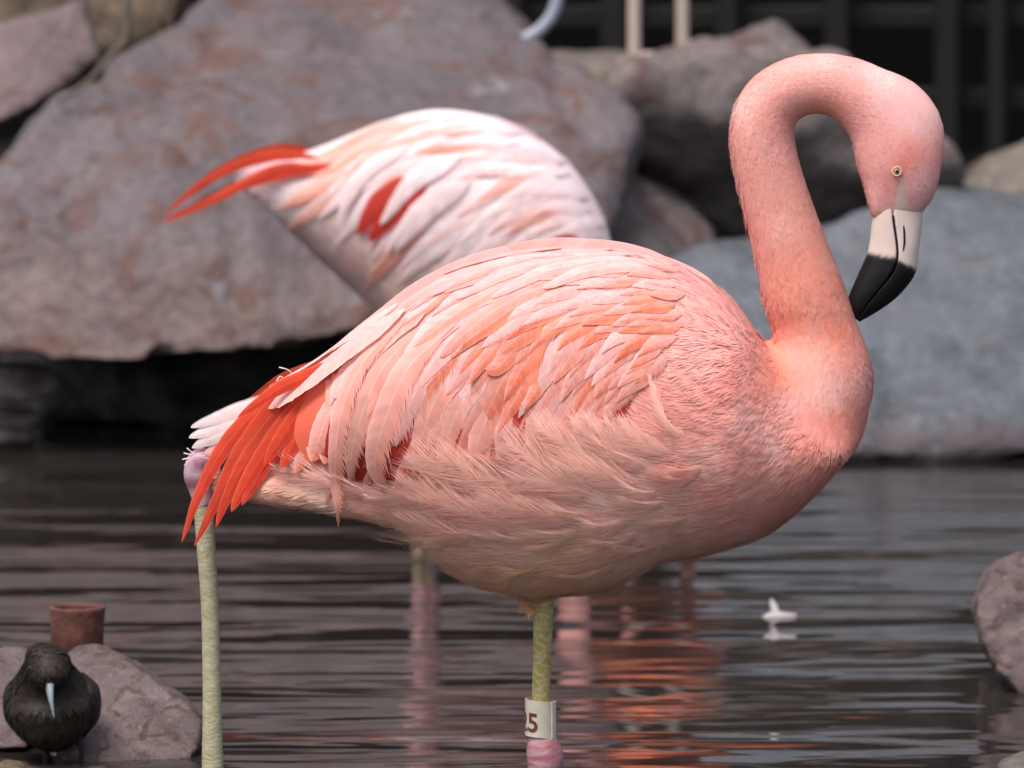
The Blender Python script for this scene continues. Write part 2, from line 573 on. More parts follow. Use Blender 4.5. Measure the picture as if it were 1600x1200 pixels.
# ------------------------------------------------------------------ timber fence with shelter added for shade, both raised unseen to darken reflections
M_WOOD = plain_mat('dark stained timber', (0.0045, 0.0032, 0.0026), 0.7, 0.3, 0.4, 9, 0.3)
M_SHED = plain_mat('black backing boards', (0.006, 0.005, 0.005), 0.8, 0.2, 0.3, 9)


def box(x0, x1, y0, y1, z0, z1, bev=0.006):
    bm = bmesh.new()
    bmesh.ops.create_cube(bm, size=1)
    for v in bm.verts:
        v.co = Vector(((x0 + x1) / 2 + v.co.x * (x1 - x0), (y0 + y1) / 2 + v.co.y * (y1 - y0), (z0 + z1) / 2 + v.co.z * (z1 - z0)))
    if bev:
        bmesh.ops.bevel(bm, geom=bm.edges[:], offset=bev, segments=1, affect='EDGES')
    bm.verts.index_update()
    V = np.array([v.co[:] for v in bm.verts])
    F = [tuple(v.index for v in f.verts) for f in bm.faces]
    bm.free()
    return V, F


FD = 12.2
fb = Vector((P(1250, 300, FD).x, FD, 0.35))
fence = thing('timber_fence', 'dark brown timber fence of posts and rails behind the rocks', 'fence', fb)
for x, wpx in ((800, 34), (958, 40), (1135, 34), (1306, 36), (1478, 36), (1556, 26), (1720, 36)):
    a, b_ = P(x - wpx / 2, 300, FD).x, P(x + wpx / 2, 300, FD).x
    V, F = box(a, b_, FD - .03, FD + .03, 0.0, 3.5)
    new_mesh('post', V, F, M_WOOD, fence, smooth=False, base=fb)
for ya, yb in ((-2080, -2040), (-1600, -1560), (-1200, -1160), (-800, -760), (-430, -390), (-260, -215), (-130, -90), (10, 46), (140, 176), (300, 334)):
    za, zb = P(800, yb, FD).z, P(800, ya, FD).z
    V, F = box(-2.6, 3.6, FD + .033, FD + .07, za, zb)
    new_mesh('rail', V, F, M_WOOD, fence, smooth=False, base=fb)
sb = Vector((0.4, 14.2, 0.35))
shed = thing('shelter', 'dark open shelter added behind the timber fence for shade and dark reflections', 'shelter', sb)
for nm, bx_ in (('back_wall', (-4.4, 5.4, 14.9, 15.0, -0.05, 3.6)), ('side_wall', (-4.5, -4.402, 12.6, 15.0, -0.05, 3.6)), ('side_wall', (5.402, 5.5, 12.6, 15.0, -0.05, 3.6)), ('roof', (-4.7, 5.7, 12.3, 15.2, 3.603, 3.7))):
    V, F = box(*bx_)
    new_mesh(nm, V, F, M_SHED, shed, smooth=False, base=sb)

# ------------------------------------------------------------------ plumage tools
def body_loft(stations, d, ring=40, power=2.05):
    """stations: (px, top py, bottom py, half width m); one closed egg-shaped hull standing at distance d"""
    st = catmull(stations, (len(stations) - 1) * 5 + 1)
    V = []
    th = np.linspace(0, 2 * np.pi, ring, endpoint=False)
    for x, t, b, hw in st:
        pt, pb = P(x, t, d), P(x, b, d)
        cz, hz = (pt.z + pb.z) / 2, max(1e-4, (pt.z - pb.z) / 2)
        c, s = np.cos(th), np.sin(th)
        e = 2 / power
        yy = d + max(hw, 1e-3) * np.sign(c) * np.abs(c) ** e
        zz = cz + hz * np.sign(s) * np.abs(s) ** e
        V.append(np.stack([np.full(ring, (pt.x + pb.x) / 2), yy, zz], -1))
    n = len(V)
    F = []
    for i in range(n - 1):
        for j in range(ring):
            F.append((i * ring + j, i * ring + (j + 1) % ring, (i + 1) * ring + (j + 1) % ring, (i + 1) * ring + j))
    F.append(tuple(range(ring)))
    F.append(tuple((n - 1) * ring + j for j in range(ring))[::-1])
    return np.vstack(V), F


def neck_tube(pts, d, flat=None, n=24, dy=None):
    """pts: (px, py, radius px) at distance d"""
    a = catmull(pts, len(pts) * 4)
    mpp = d / FPX
    path = [P(x, y, d) for x, y, r in a]
    if dy is not None:
        yy = np.interp(np.linspace(0, 1, len(a)), np.linspace(0, 1, len(dy)), dy)
        path = [p + Vector((0, q, 0)) for p, q in zip(path, yy)]
    fl = None if flat is None else np.interp(np.linspace(0, 1, len(a)), np.linspace(0, 1, len(flat)), flat)
    return tube(path, a[:, 2] * mpp, n=n, flat=fl)


class Surf:
    """ray lookup of a body's near side"""

    def __init__(s, V, F, d):
        s.bvh = BVHTree.FromPolygons([Vector(v) for v in V], F)
        s.d = d

    def hit(s, px, py):
        r = ray(px, py).normalized()
        p, n, i, dist = s.bvh.ray_cast(Vector((0, 0, H)), r)
        return (p, n) if p is not None else (None, None)


def feather(surf, pts, wpx, kind='salmon', off=0.003, lift=0.005, rows=34, fringe=(0.0, 0.25), orange=0.4, arch=0.22, blunt=0.5, ydef=None, wpow=0.6, roll=0.0, seedc=None, pal=None, nvec=(0, -1, .15)):
    """one feather laid along photo points pts over a body surface.
    returns verts, faces, colours. s>0 is the leading (smooth) side, s<0 the trailing (loose) one"""
    R = random.Random(seedc if seedc is not None else random.random())
    path2 = catmull(pts, rows)
    d0 = surf.d
    Y = np.full(rows, np.nan)
    N = np.zeros((rows, 3))
    for i, (x, y) in enumerate(path2):
        p, n = surf.hit(x, y)
        if p is not None:
            Y[i] = p.y
            N[i] = n
    if ydef is not None:
        Y[:] = ydef if np.isscalar(ydef) else np.linspace(ydef[0], ydef[1], rows)
        N[:] = nvec
    ok = ~np.isnan(Y)
    if ok.any():
        Y = np.interp(np.arange(rows), np.where(ok)[0], Y[ok])
        last = N[np.where(ok)[0][-1]]
        for i in range(rows):
            if not ok[i]:
                N[i] = last
    else:
        Y[:] = d0 - 0.02
        N[:] = (0, -1, 0)
    for _ in range(6):
        Y[1:-1] = (Y[:-2] + 2 * Y[1:-1] + Y[2:]) / 4
        N[1:-1] = (N[:-2] + 2 * N[1:-1] + N[2:]) / 4
    N /= np.linalg.norm(N, axis=1)[:, None] + 1e-9
    t = np.linspace(0, 1, rows)
    C = np.array([P(x, y, yy)[:] for (x, y), yy in zip(path2, Y)])
    C = C + N * (off + lift * t)[:, None]
    T = np.gradient(C, axis=0)
    T /= np.linalg.norm(T, axis=1)[:, None] + 1e-12
    B = np.cross(T, N)
    B /= np.linalg.norm(B, axis=1)[:, None] + 1e-12
    if roll:
        B = B * math.cos(roll) + N * math.sin(roll)
    N2 = np.cross(B, T)
    w = wpx * d0 / FPX / 2
    prof = np.minimum(1, (t / 0.22) ** 0.7 + 0.12) * np.clip((1 - t) / (1 - blunt), 0, 1) ** wpow
    prof = np.maximum(prof, 0.03)
    scol = np.array([-1, -.72, -.4, -.12, 0, .12, .4, .72, 1.0])
    skew = 0.75
    V, Ccol, NV = [], [], []
    if pal is None:
        pal = PAL[kind]
    lead, trail, tipc, rach = [np.array(c) for c in pal]
    j1, j2 = R.uniform(-.05, .05), R.uniform(0.9, 1.08)
    L = np.linalg.norm(np.diff(C, axis=0), axis=1).sum()
    ph = [R.uniform(0, 99) for _ in range(4)]
    for i in range(rows):
        bl = [1 + .16 * mnoise.noise(Vector((i * .33, ph[0], s0))) + R.uniform(-.06, .04) for s0 in (3.3, 7.7)]
        wob = 1 + 0.04 * math.sin(i * 1.7 + j1 * 100)
        for s in scol:
            a = abs(s)
            r = w * prof[i]
            p = C[i] + B[i] * s * r * wob + T[i] * (a * skew * r * 0.8) + N2[i] * (arch * r * (1 - s * s) - arch * 0.5 * r)
            V.append(p)
            nv = N[i] * 0.85 + N2[i] * 0.15 + B[i] * s * 0.16 + T[i] * 0.10 * t[i]
            NV.append(nv / np.linalg.norm(nv))
            f = 0.5 + 0.5 * s
            c = trail * (1 - f) + lead * f
            og = orange * (1 + .5 * mnoise.noise(Vector((t[i] * 5, s, ph[1]))))
            o = max(0, min(1, og * (1 - f * .75) * min(1, max(0, (t[i] - .15) / .6)) ** 1.3))
            c = c * (1 - o) + tipc * o
            if a < 0.05:
                c = c * 0.45 + rach * 0.55
            elif a > .9:
                c = c * 0.75 + np.array((0.92, 0.70, 0.66)) * 0.25 if kind != 'red' else c * .7 + np.array((.86, .28, .16)) * .3
            c = c * j2 * bl[0 if s < 0 else 1]
            Ccol.append(c)
    F = []
    m = len(scol)
    for i in range(rows - 1):
        for j in range(1, m - 2):
            a = i * m + j
            F.append((a, a + 1, a + m + 1, a + m))
    # barbs: the outermost strip of every row ends in a free point
    Vb = V
    for side, j_in, j_out in ((1, m - 2, m - 1), (-1, 1, 0)):
        fr = fringe[0] if side > 0 else fringe[1]
        for i in range(rows - 1):
            a, b_ = i * m + j_in, (i + 1) * m + j_in
            tip_i = min(rows - 1, i + 1)
            tip = np.array(V[i * m + j_out]) * .5 + np.array(V[tip_i * m + j_out]) * .5
            e = fr * R.uniform(0.3, 1.3) * w * prof[i] * (0.4 + 0.9 * t[i])
            tip = tip + B[i] * side * e * 0.55 + T[i] * e * 1.3 - N2[i] * e * R.uniform(-.2, .5)
            V[i * m + j_out] = tip
            F.append((a, b_, i * m + j_out) if side < 0 else (b_, a, i * m + j_out))
            if fr < 0.15:
                # closed vane edge: fill the notch with the next tip
                if i + 1 < rows - 1:
                    F.append((b_, (i + 1) * m + j_out, i * m + j_out) if side < 0 else (b_, i * m + j_out, (i + 1) * m + j_out))
    used = sorted(set(q for f in F for q in f))
    idx = {q: n for n, q in enumerate(used)}
    V = np.array([V[q] for q in used])
    Cc = np.array([Ccol[q] for q in used])
    Nn = np.array([NV[q] for q in used])
    F = [tuple(idx[q] for q in f) for f in F]
    return V, F, Cc, Nn


PAL = {  # lead, trail, tip/inner, rachis
    'pale': ((.92, .65, .61), (.90, .48, .41), (.88, .36, .26), (.93, .76, .72)),
    'salmon': ((.90, .57, .51), (.87, .38, .28), (.84, .24, .12), (.92, .70, .64)),
    'orange': ((.89, .50, .41), (.84, .26, .12), (.80, .13, .045), (.90, .58, .48)),
    'peach': ((.86, .50, .42), (.84, .41, .31), (.82, .31, .19), (.91, .68, .60)),
    'red': ((.74, .085, .035), (.66, .045, .022), (.62, .04, .02), (.78, .16, .08)),
    'deepred': ((.58, .05, .03), (.5, .035, .025), (.5, .03, .02), (.6, .08, .05)),
    'white': ((.90, .84, .83), (.88, .74, .71), (.88, .72, .68), (.93, .9, .9)),
    'far': ((.88, .76, .77), (.87, .68, .68), (.82, .30, .20), (.9, .82, .82)),
    'faror': ((.86, .56, .50), (.84, .40, .30), (.80, .20, .10), (.9, .7, .66)),
}


for _k, _v in PAL.items():
    if _k not in ('white', 'red', 'deepred', 'far', 'faror'):
        PAL[_k] = tuple((r, g * .93, b * .97) for r, g, b in _v)


def tufts(surf_V, surf_F, d, flow, colf, n, size, strands=10, exclude=None, base=None, mat=None, parent=None, name='down_plumage', sw=0.0009, keep=None, lift=(0.03, 0.05), pale=0.16, white=(0.93, 0.70, 0.64), deep=(0.80, 0.24, 0.14), patch=(.34, .24), tilt=1.0, fuzz=0.0):
    """soft contour plumage: n tufts of fine tapering strands spread over a body"""
    V = np.asarray(surf_V, float)
    tri = []
    for f in surf_F:
        tri.append((f[0], f[1], f[2]))
        if len(f) == 4:
            tri.append((f[0], f[2], f[3]))
    tri = np.array(tri)
    A, B, C = V[tri[:, 0]], V[tri[:, 1]], V[tri[:, 2]]
    fn = np.cross(B - A, C - A)
    ar = np.linalg.norm(fn, axis=1) / 2
    vn = np.zeros_like(V)
    for kk in range(3):
        np.add.at(vn, tri[:, kk], fn)
    vn /= np.linalg.norm(vn, axis=1)[:, None] + 1e-12
    cen = (A + B + C) / 3
    ctr = cen.copy()
    ctr[:, 1] = d
    cx, cy = to_px(ctr)
    sz = size(cx, cy)
    wgt = ar / (sz[:, 0] * sz[:, 1])
    if exclude is not None:
        wgt = wgt * (~exclude(cx, cy, cen))
    wgt /= wgt.sum()
    pick = rng.choice(len(tri), n, p=wgt)
    u = rng.random((n, 2))
    fl = u.sum(1) > 1
    u[fl] = 1 - u[fl]
    w3 = np.stack([1 - u.sum(1), u[:, 0], u[:, 1]], 1)
    p = A[pick] * w3[:, :1] + B[pick] * w3[:, 1:2] + C[pick] * w3[:, 2:]
    nn = vn[tri[pick, 0]] * w3[:, :1] + vn[tri[pick, 1]] * w3[:, 1:2] + vn[tri[pick, 2]] * w3[:, 2:]
    nn /= np.linalg.norm(nn, axis=1)[:, None] + 1e-12
    q = p.copy()
    q[:, 1] = d
    px, py = to_px(q)
    fd = flow(px, py)
    f3 = np.stack([fd[:, 0], rng.normal(0, .06, n), -fd[:, 1]], 1)
    f3 += rng.normal(0, .10, (n, 3))
    f3 -= nn * (f3 * nn).sum(1)[:, None]
    f3 /= np.linalg.norm(f3, axis=1)[:, None] + 1e-9
    b3 = np.cross(f3, nn)
    s2 = size(px, py)
    Ls = s2[:, 0] * rng.uniform(.75, 1.25, n)
    Ws = s2[:, 1] * rng.uniform(.8, 1.2, n)
    base_c = colf(px, py)
    pn = np.array([mnoise.noise(Vector((a * 30, b * 12, c * 30))) for a, b, c in p])
    pn2 = np.array([mnoise.noise(Vector((a * 75 + 9, b * 40, c * 75))) for a, b, c in p])
    white = np.array(white)
    deep = np.array(deep)
    m1 = np.clip(pn * 1.6, 0, 1)[:, None] * patch[0]
    m2 = np.clip(-pn2 * 1.3, 0, 1)[:, None] * patch[1] * np.clip((Ls - .006) / .009, .25, 1)[:, None]
    base_c = base_c * (1 - m1) + white * m1
    base_c = base_c * (1 - m2) + deep * m2
    base_c = base_c * rng.uniform(.96, 1.03, (n, 1))
    S = strands
    k_ = n * S
    rep = np.repeat(np.arange(n), S)
    a = np.tile(np.linspace(-1, 1, S), n) + rng.normal(0, .12, k_)
    L = Ls[rep] * rng.uniform(.78, 1.08, k_) * (1 - .28 * a ** 2)
    W = Ws[rep]
    P0 = p[rep] + b3[rep] * (a * W * .18)[:, None] - nn[rep] * 0.0012
    up_ = np.where(rng.random(n) < fuzz, 3.0, 1.0)
    up_ = np.where((rng.random(n) < .22) & (nn[:, 0] < -.85), .24 / lift[1], up_)[rep]
    l1, l2 = lift[0] * up_, lift[1] * up_
    curl = rng.normal(0, .05, k_)
    P1 = p[rep] + f3[rep] * (L * .4)[:, None] + b3[rep] * (a * W * .42)[:, None] + nn[rep] * (L * l1)[:, None]
    P2 = p[rep] + f3[rep] * (L * .75)[:, None] + b3[rep] * (a * W * .48 + curl * L * .5)[:, None] + nn[rep] * (L * l2)[:, None]
    P3 = p[rep] + f3[rep] * L[:, None] + b3[rep] * (a * W * .42 + curl * L)[:, None] + nn[rep] * (L * l2 * .9)[:, None]
    bb = b3[rep]
    hw = sw / 2
    VV = np.stack([P0 - bb * hw, P0 + bb * hw, P1 - bb * hw, P1 + bb * hw, P2 - bb * hw * .8, P2 + bb * hw * .8, P3], 1)
    o = (np.arange(k_) * 7)[:, None]
    T = np.concatenate([o + np.array(x) for x in ((0, 1, 3), (0, 3, 2), (2, 3, 5), (2, 5, 4), (4, 5, 6))], 0)
    cr = base_c[rep]
    tip = cr * (1 - pale) + white * pale
    root = cr * np.array((.98, .92, .90))
    CC = np.stack([root, root, cr, cr, tip * .5 + cr * .5, tip * .5 + cr * .5, tip], 1)
    CC *= rng.uniform(.97, 1.03, (k_, 1, 1))
    nt_ = nn + tilt * (f3 * rng.uniform(.0, .14, (n, 1)) + b3 * rng.normal(0, .05, (n, 1)))
    NN = nt_[rep] + b3[rep] * (a * .10 * tilt)[:, None]
    NN /= np.linalg.norm(NN, axis=1)[:, None]
    NN = np.repeat(NN[:, None], 7, 1)
    ob = new_mesh(name, VV.reshape(-1, 3), T, mat or M_PLUME, parent, CC.reshape(-1, 3), base=base, normals=NN.reshape(-1, 3))
    ob['kind'] = 'stuff'
    return ob


def plume(surf, pts, wpx, c0, c1, off=.006, lift=.008, nb=70, spread=.75, seedc=None, sw=.0011, skew=1.0):
    """loose downy plume: a rachis with separate curved barbs growing from both sides"""
    R = random.Random(seedc if seedc is not None else random.random())
    rows = nb + 1
    p2 = catmull(pts, rows)
    Y, N = np.full(rows, np.nan), np.zeros((rows, 3))
    for i, (x, y) in enumerate(p2):
        p, n = surf.hit(x, y)
        if p is not None:
            Y[i], N[i] = p.y, n
    ok = ~np.isnan(Y)
    Y = np.interp(np.arange(rows), np.where(ok)[0], Y[ok])
    for i in range(rows):
        if not ok[i]:
            N[i] = N[np.where(ok)[0][-1]]
    for _ in range(10):
        Y[1:-1] = (Y[:-2] + 2 * Y[1:-1] + Y[2:]) / 4
        N[1:-1] = (N[:-2] + 2 * N[1:-1] + N[2:]) / 4
    N /= np.linalg.norm(N, axis=1)[:, None]
    t = np.linspace(0, 1, rows)
    C = np.array([P(x, y, yy)[:] for (x, y), yy in zip(p2, Y)]) + N * (-.004 + (off + .004) * np.clip(t / .45, 0, 1) + lift * t ** 1.5)[:, None]
    T = np.gradient(C, axis=0)
    T /= np.linalg.norm(T, axis=1)[:, None]
    B = np.cross(T, N)
    w = wpx * surf.d / FPX / 2
    prof = np.clip(np.minimum(1, t / .25 + .25), 0, 1) * np.clip((1 - t) / .5, .12, 1) ** .6
    V = [c for c in C]
    Cc = [np.array(c0) for _ in C]
    NN = [n for n in N]
    F = []
    for side in (1, -1):
        for i in range(nb):
            L = w * prof[i] * 2.1 * R.uniform(.7, 1.2)
            an = spread * R.uniform(.85, 1.15)
            dv = T[i] * math.cos(an) * skew + B[i] * side * math.sin(an)
            bend = R.uniform(.15, .4)
            q1 = C[i] + dv * L * .4 + N[i] * L * .05
            q2 = C[i] + dv * L * .72 + T[i] * L * bend * .3 + N[i] * L * R.uniform(.0, .06)
            q3 = C[i] + dv * L + T[i] * L * bend + N[i] * L * R.uniform(-.08, .10) + B[i] * L * R.uniform(-.08, .08)
            o = len(V)
            h = T[i] * sw * .5
            nv = N[i] + B[i] * side * .22 + T[i] * R.uniform(0, .2)
            nv = nv / np.linalg.norm(nv)
            V += [q1 - h, q1 + h, q2 - h * .85, q2 + h * .85, q3]
            mm = np.array(c0) * .4 + np.array(c1) * .6
            k1 = R.uniform(.94, 1.05)
            Cc += [mm * k1] * 2 + [np.array(c1) * k1] * 3
            NN += [nv] * 5
            qs = [(i, i + 1, o + 1, o), (o, o + 1, o + 3, o + 2), (o + 2, o + 3, o + 4)]
            F += qs if side < 0 else [f[::-1] for f in qs]
    return np.array(V), F, np.array(Cc), np.array(NN)


def scaly_leg(path_px, d, col_a, col_b, rows_px=13.0, nper=7, n=48, dy=0.0, amp=0.05, sharp=(8, 16), net=.45, blot=0.0):
    """shank with raised plates: path (px, py, radius px)"""
    tot = sum(math.hypot(path_px[i + 1][0] - path_px[i][0], path_px[i + 1][1] - path_px[i][1]) for i in range(len(path_px) - 1))
    k_ = max(20, int(tot / 1.6))
    a = catmull(path_px, k_)
    path = np.array([(P(x, y, d) + Vector((0, dy, 0)))[:] for x, y, r in a])
    V, F = tube(path, a[:, 2] * d / FPX, n=n)
    V = V.reshape(k_, n, 3)
    s = np.concatenate([[0], np.cumsum(np.hypot(np.diff(a[:, 0]), np.diff(a[:, 1])))])
    th = np.linspace(0, 1, n, endpoint=False)
    S, TH = np.meshgrid(s / rows_px, th * nper, indexing='ij')
    nzs = np.array([mnoise.noise(Vector((u_ * .8, math.cos(v_ * 2 * np.pi / nper) * 1.2, math.sin(v_ * 2 * np.pi / nper) * 1.2))) for u_, v_ in zip(S.ravel(), TH.ravel())]).reshape(S.shape)
    S = S + 0.3 * np.sin(TH * 2 * np.pi / nper) + nzs * .7
    TH = TH + nzs * .5
    rowi = np.floor(S)
    fu = np.abs((S % 1) - .5) * 2
    fv = np.abs(((TH + .5 * (rowi % 2)) % 1) - .5) * 2
    groove = np.clip(np.maximum(fu ** sharp[0], fv ** sharp[1]), 0, 1)
    c0 = path[:, None]
    V = c0 + (V - c0) * (1 + amp * (0.4 - groove))[..., None]
    g = groove[..., None]
    mixn = (0.5 + 0.5 * np.sin(S * 1.3 + TH * 2.1))[..., None] * .5
    C = (np.array(col_a) * (1 - mixn) + np.array(col_b) * mixn) * (1 - g * net) + np.array((.62, .60, .48)) * g * net
    if blot:
        bl_ = np.clip(nzs * 1.6 + .3, 0, 1)[..., None] * blot
        C = C * (1 - bl_) + np.array((.62, .52, .56)) * bl_
    return V.reshape(-1, 3), F, C.reshape(-1, 3)


def webbed_foot(c, ln, direction=1.0, droop=0.0):
    """three forward toes with web, and a hind toe; c ankle point, toes toward +x*direction"""
    parts = []
    tips = []
    for an in (-0.5, 0.0, 0.5):
        t = Vector(c) + Vector((math.cos(an) * ln * direction, math.sin(an) * ln, -droop * ln - .006))
        mid = (Vector(c) + t) / 2 + Vector((0, 0, 0.006))
        parts.append(tube(catmull([c, mid, t], 8), np.linspace(.009, .004, 8), n=8))
        tips.append(t)
    parts.append(tube([Vector(c), Vector(c) + Vector((-.03 * direction, 0, -.008))], [.006, .003], n=8))
    for i in (0, 1):
        A_ = Vector(c)
        B_, C_ = tips[i], tips[i + 1]
        m_ = (B_ + C_) / 2 * .86 + A_ * .14
        up = Vector((0, 0, .003))
        vs = [A_ + up, B_ + up, m_ + up, C_ + up, A_ - up, B_ - up, m_ - up, C_ - up]
        parts.append((np.array([v[:] for v in vs]), [(0, 1, 2), (0, 2, 3), (4, 6, 5), (4, 7, 6), (0, 4, 5, 1), (1, 5, 6, 2), (2, 6, 7, 3), (3, 7, 4, 0)]))
    return join_vf(parts)
#@@PART2
# ------------------------------------------------------------------ the preening flamingo
D0 = 6.0
MPP = D0 / FPX
fl_base = P(850, 1290, D0)
fl_base.z = 0
flam = thing('flamingo', 'salmon-pink flamingo preening its breast with its black-tipped bill, numbered leg band', 'flamingo', fl_base)

st_main = [(395, 660, 720, .012), (440, 622, 755, .036), (520, 566, 778, .062), (600, 494, 806, .086), (700, 427, 888, .106), (750, 409, 914, .113), (800, 395, 926, .119), (870, 386, 930, .124),
           (960, 389, 916, .127), (1040, 407, 878, .126), (1100, 436, 866, .123), (1150, 476, 852, .118), (1200, 545, 832, .100), (1250, 605, 794, .087), (1300, 640, 742, .068),
           (1332, 650, 698, .046), (1348, 655, 676, .026), (1353, 660, 672, .010)]
neck_pts = [(1180, 705, 98), (1246, 648, 106), (1279, 600, 93), (1284, 560, 81), (1274, 515, 67), (1256, 460, 65), (1238, 400, 60), (1220, 340, 56), (1205, 290, 54), (1193, 240, 53), (1190, 203, 52), (1198, 172, 50), (1218, 149, 49),
            (1248, 134, 48), (1286, 130, 48), (1324, 139, 52), (1358, 160, 58), (1386, 190, 65), (1401, 225, 70), (1406, 262, 67), (1408, 292, 58), (1405, 318, 46), (1403, 336, 38)]
neck_flat = [.95, .92, .93, .96, .98, 1, 1, 1, 1, 1, 1, 1, 1, .98, .95, .9, .86, .82, .78, .76, .74, .7, .66]
thigh_a = [(760, 800, 70), (660, 778, 52), (560, 768, 37), (480, 762, 30), (410, 758, 24), (350, 748, 17)]
thigh_b = [(850, 800, 80), (850, 870, 52), (849, 925, 26), (849, 945, 16)]
crown = [(1330, 140, 40), (1372, 152, 46), (1404, 172, 50), (1430, 202, 46), (1440, 240, 36), (1432, 290, 32), (1424, 318, 24)]
V, F = join_vf([body_loft(st_main, D0), neck_tube(neck_pts, D0, neck_flat), neck_tube(thigh_a, D0, dy=[-.02, -.035, -.035, -.03, -.03, -.03]), neck_tube(thigh_b, D0),
                neck_tube(crown, D0, [.95] * 7), neck_tube([(1378, 295, 30), (1377, 325, 21), (1373, 346, 12)], D0, [1.2, 1.35, 1.6]), neck_tube([(1430, 296, 28), (1432, 316, 20), (1434, 329, 12)], D0, [1.1, 1.2, 1.4])])
BV, BF = remesh(V, F, 0.0045, 16)
_ed = np.array([(f[i], f[(i + 1) % len(f)]) for f in BF for i in range(len(f))])
_q = BV.copy()
_q[:, 1] = D0
_x, _y = to_px(_q)
_m = (np.clip((_x - 1150) / 40, 0, 1) * np.clip((1385 - _x) / 20, 0, 1) * np.clip((_y - 480) / 50, 0, 1) * np.clip((690 - _y) / 50, 0, 1))[:, None]
for _ in range(60):
    _s, _c = np.zeros_like(BV), np.zeros(len(BV))
    np.add.at(_s, _ed[:, 0], BV[_ed[:, 1]])
    np.add.at(_c, _ed[:, 0], 1)
    BV = BV + (_s / np.maximum(_c, 1)[:, None] - BV) * .6 * _m
surf = Surf(BV, BF, D0)

COLS = [(1440, 180, .88, .60, .56), (1400, 110, .88, .58, .54), (1370, 250, .87, .46, .41), (1430, 280, .87, .50, .46), (1412, 250, .84, .34, .28), (1345, 300, .86, .47, .41), (1290, 110, .88, .50, .44), (1290, 165, .86, .42, .33),
        (1200, 250, .87, .44, .36), (1215, 340, .87, .42, .33), (1245, 430, .87, .37, .26), (1275, 520, .87, .33, .21), (1230, 560, .88, .32, .21), (1340, 580, .86, .38, .31),
        (1320, 660, .83, .31, .24), (1210, 620, .87, .42, .35), (1120, 500, .90, .52, .46), (1020, 420, .91, .66, .61), (1130, 460, .91, .58, .52), (1080, 600, .87, .42, .35), (1230, 740, .86, .42, .33),
        (1130, 740, .87, .47, .38), (1120, 830, .94, .66, .54), (1000, 800, .95, .70, .57), (900, 890, .95, .72, .50), (850, 930, .92, .68, .40), (800, 790, .90, .62, .54), (680, 740, .90, .64, .58),  # belly entries painted lighter, in place of fill light from below
        (660, 850, .95, .72, .50), (520, 775, .86, .62, .47), (430, 765, .86, .54, .38), (360, 755, .84, .50, .40), (700, 600, .86, .42, .32), (900, 560, .87, .46, .36), (600, 700, .6, .08, .05), (780, 690, .62, .1, .06), (480, 660, .72, .14, .07)]
FLOW = [(1440, 260, 0, -1), (1390, 290, -.1, -1), (1350, 290, -.2, -1), (1440, 170, -.6, -.8), (1390, 120, -.9, -.5), (1285, 100, -1, .1), (1300, 165, -.9, -.35), (1190, 140, -.7, .7), (1240, 175, -.8, .4), (1160, 220, 0, 1), (1215, 250, 0, 1),
        (1200, 330, .25, 1), (1235, 420, .25, 1), (1265, 500, .15, 1), (1200, 545, -.7, .7), (1290, 570, -.1, 1), (1350, 590, 0, 1), (1330, 660, -.35, 1), (1290, 740, -.75, .7), (1210, 800, -1, .4), (1210, 650, -.8, .6),
        (1120, 560, -1, .5), (1120, 650, -1, .2), (1030, 620, -.8, -.5), (1120, 740, -1, .15), (1060, 700, -1, -.1), (1150, 480, -.9, -.5), (1080, 440, -1, -.3), (1000, 410, -1, 0), (1000, 700, -1, -.35), (1000, 860, -1, .15), (930, 720, -1, -.5),
        (900, 900, -1, .15), (850, 870, -1, .1), (800, 800, -1, -.22), (700, 760, -1, -.35), (650, 730, -1, -.3), (700, 860, -1, .05), (520, 770, -1, .05), (400, 755, -1, .0), (870, 780, -1, -.25), (850, 930, -.4, 1)]
WING = [(390, 640), (520, 555), (600, 485), (700, 415), (800, 385), (900, 375), (985, 380), (1030, 425), (1050, 520), (1020, 600), (960, 650), (860, 655), (780, 690), (650, 735), (560, 755), (500, 730), (420, 690)]


def main_col(px, py):
    return idw(px, py, COLS, 3.0) * np.array((1.0, .87, .89))


def main_flow(px, py):
    f = idw(px, py, FLOW, 3.0)
    return f / (np.linalg.norm(f, axis=1)[:, None] + 1e-9)


def main_size(px, py):
    c = [(1440, 230, 4, 2.4), (1390, 280, 4, 2.2), (1290, 120, 5, 2.8), (1200, 250, 6, 3.2), (1240, 430, 7.5, 3.8), (1270, 540, 10, 5), (1330, 640, 13, 7), (1200, 640, 17, 8), (1130, 480, 22, 11), (1020, 410, 30, 14),
         (1100, 620, 22, 10), (1220, 770, 22, 12), (1100, 800, 28, 14), (1000, 720, 34, 15), (900, 800, 36, 16), (800, 760, 40, 17), (700, 740, 36, 15), (900, 900, 30, 13), (680, 860, 28, 12), (520, 770, 26, 11), (400, 755, 16, 7)]
    return idw(px, py, c, 3.0) * 0.001


wing_arr = np.array(WING, float)


def main_excl(px, py, cen):
    lores = (np.abs(px - 1405) < 3 + np.clip(py - 290, 0, 60) * .28) & (py > 278) & (py < 345)
    eye = (px - 1401) ** 2 + (py - 268) ** 2 < 13 ** 2
    return inside(px, py, WING) | lores | eye | (py > 940) | (px < 345) | ((py > 322) & (px > 1340) & (py < 350) & (px > 1372))


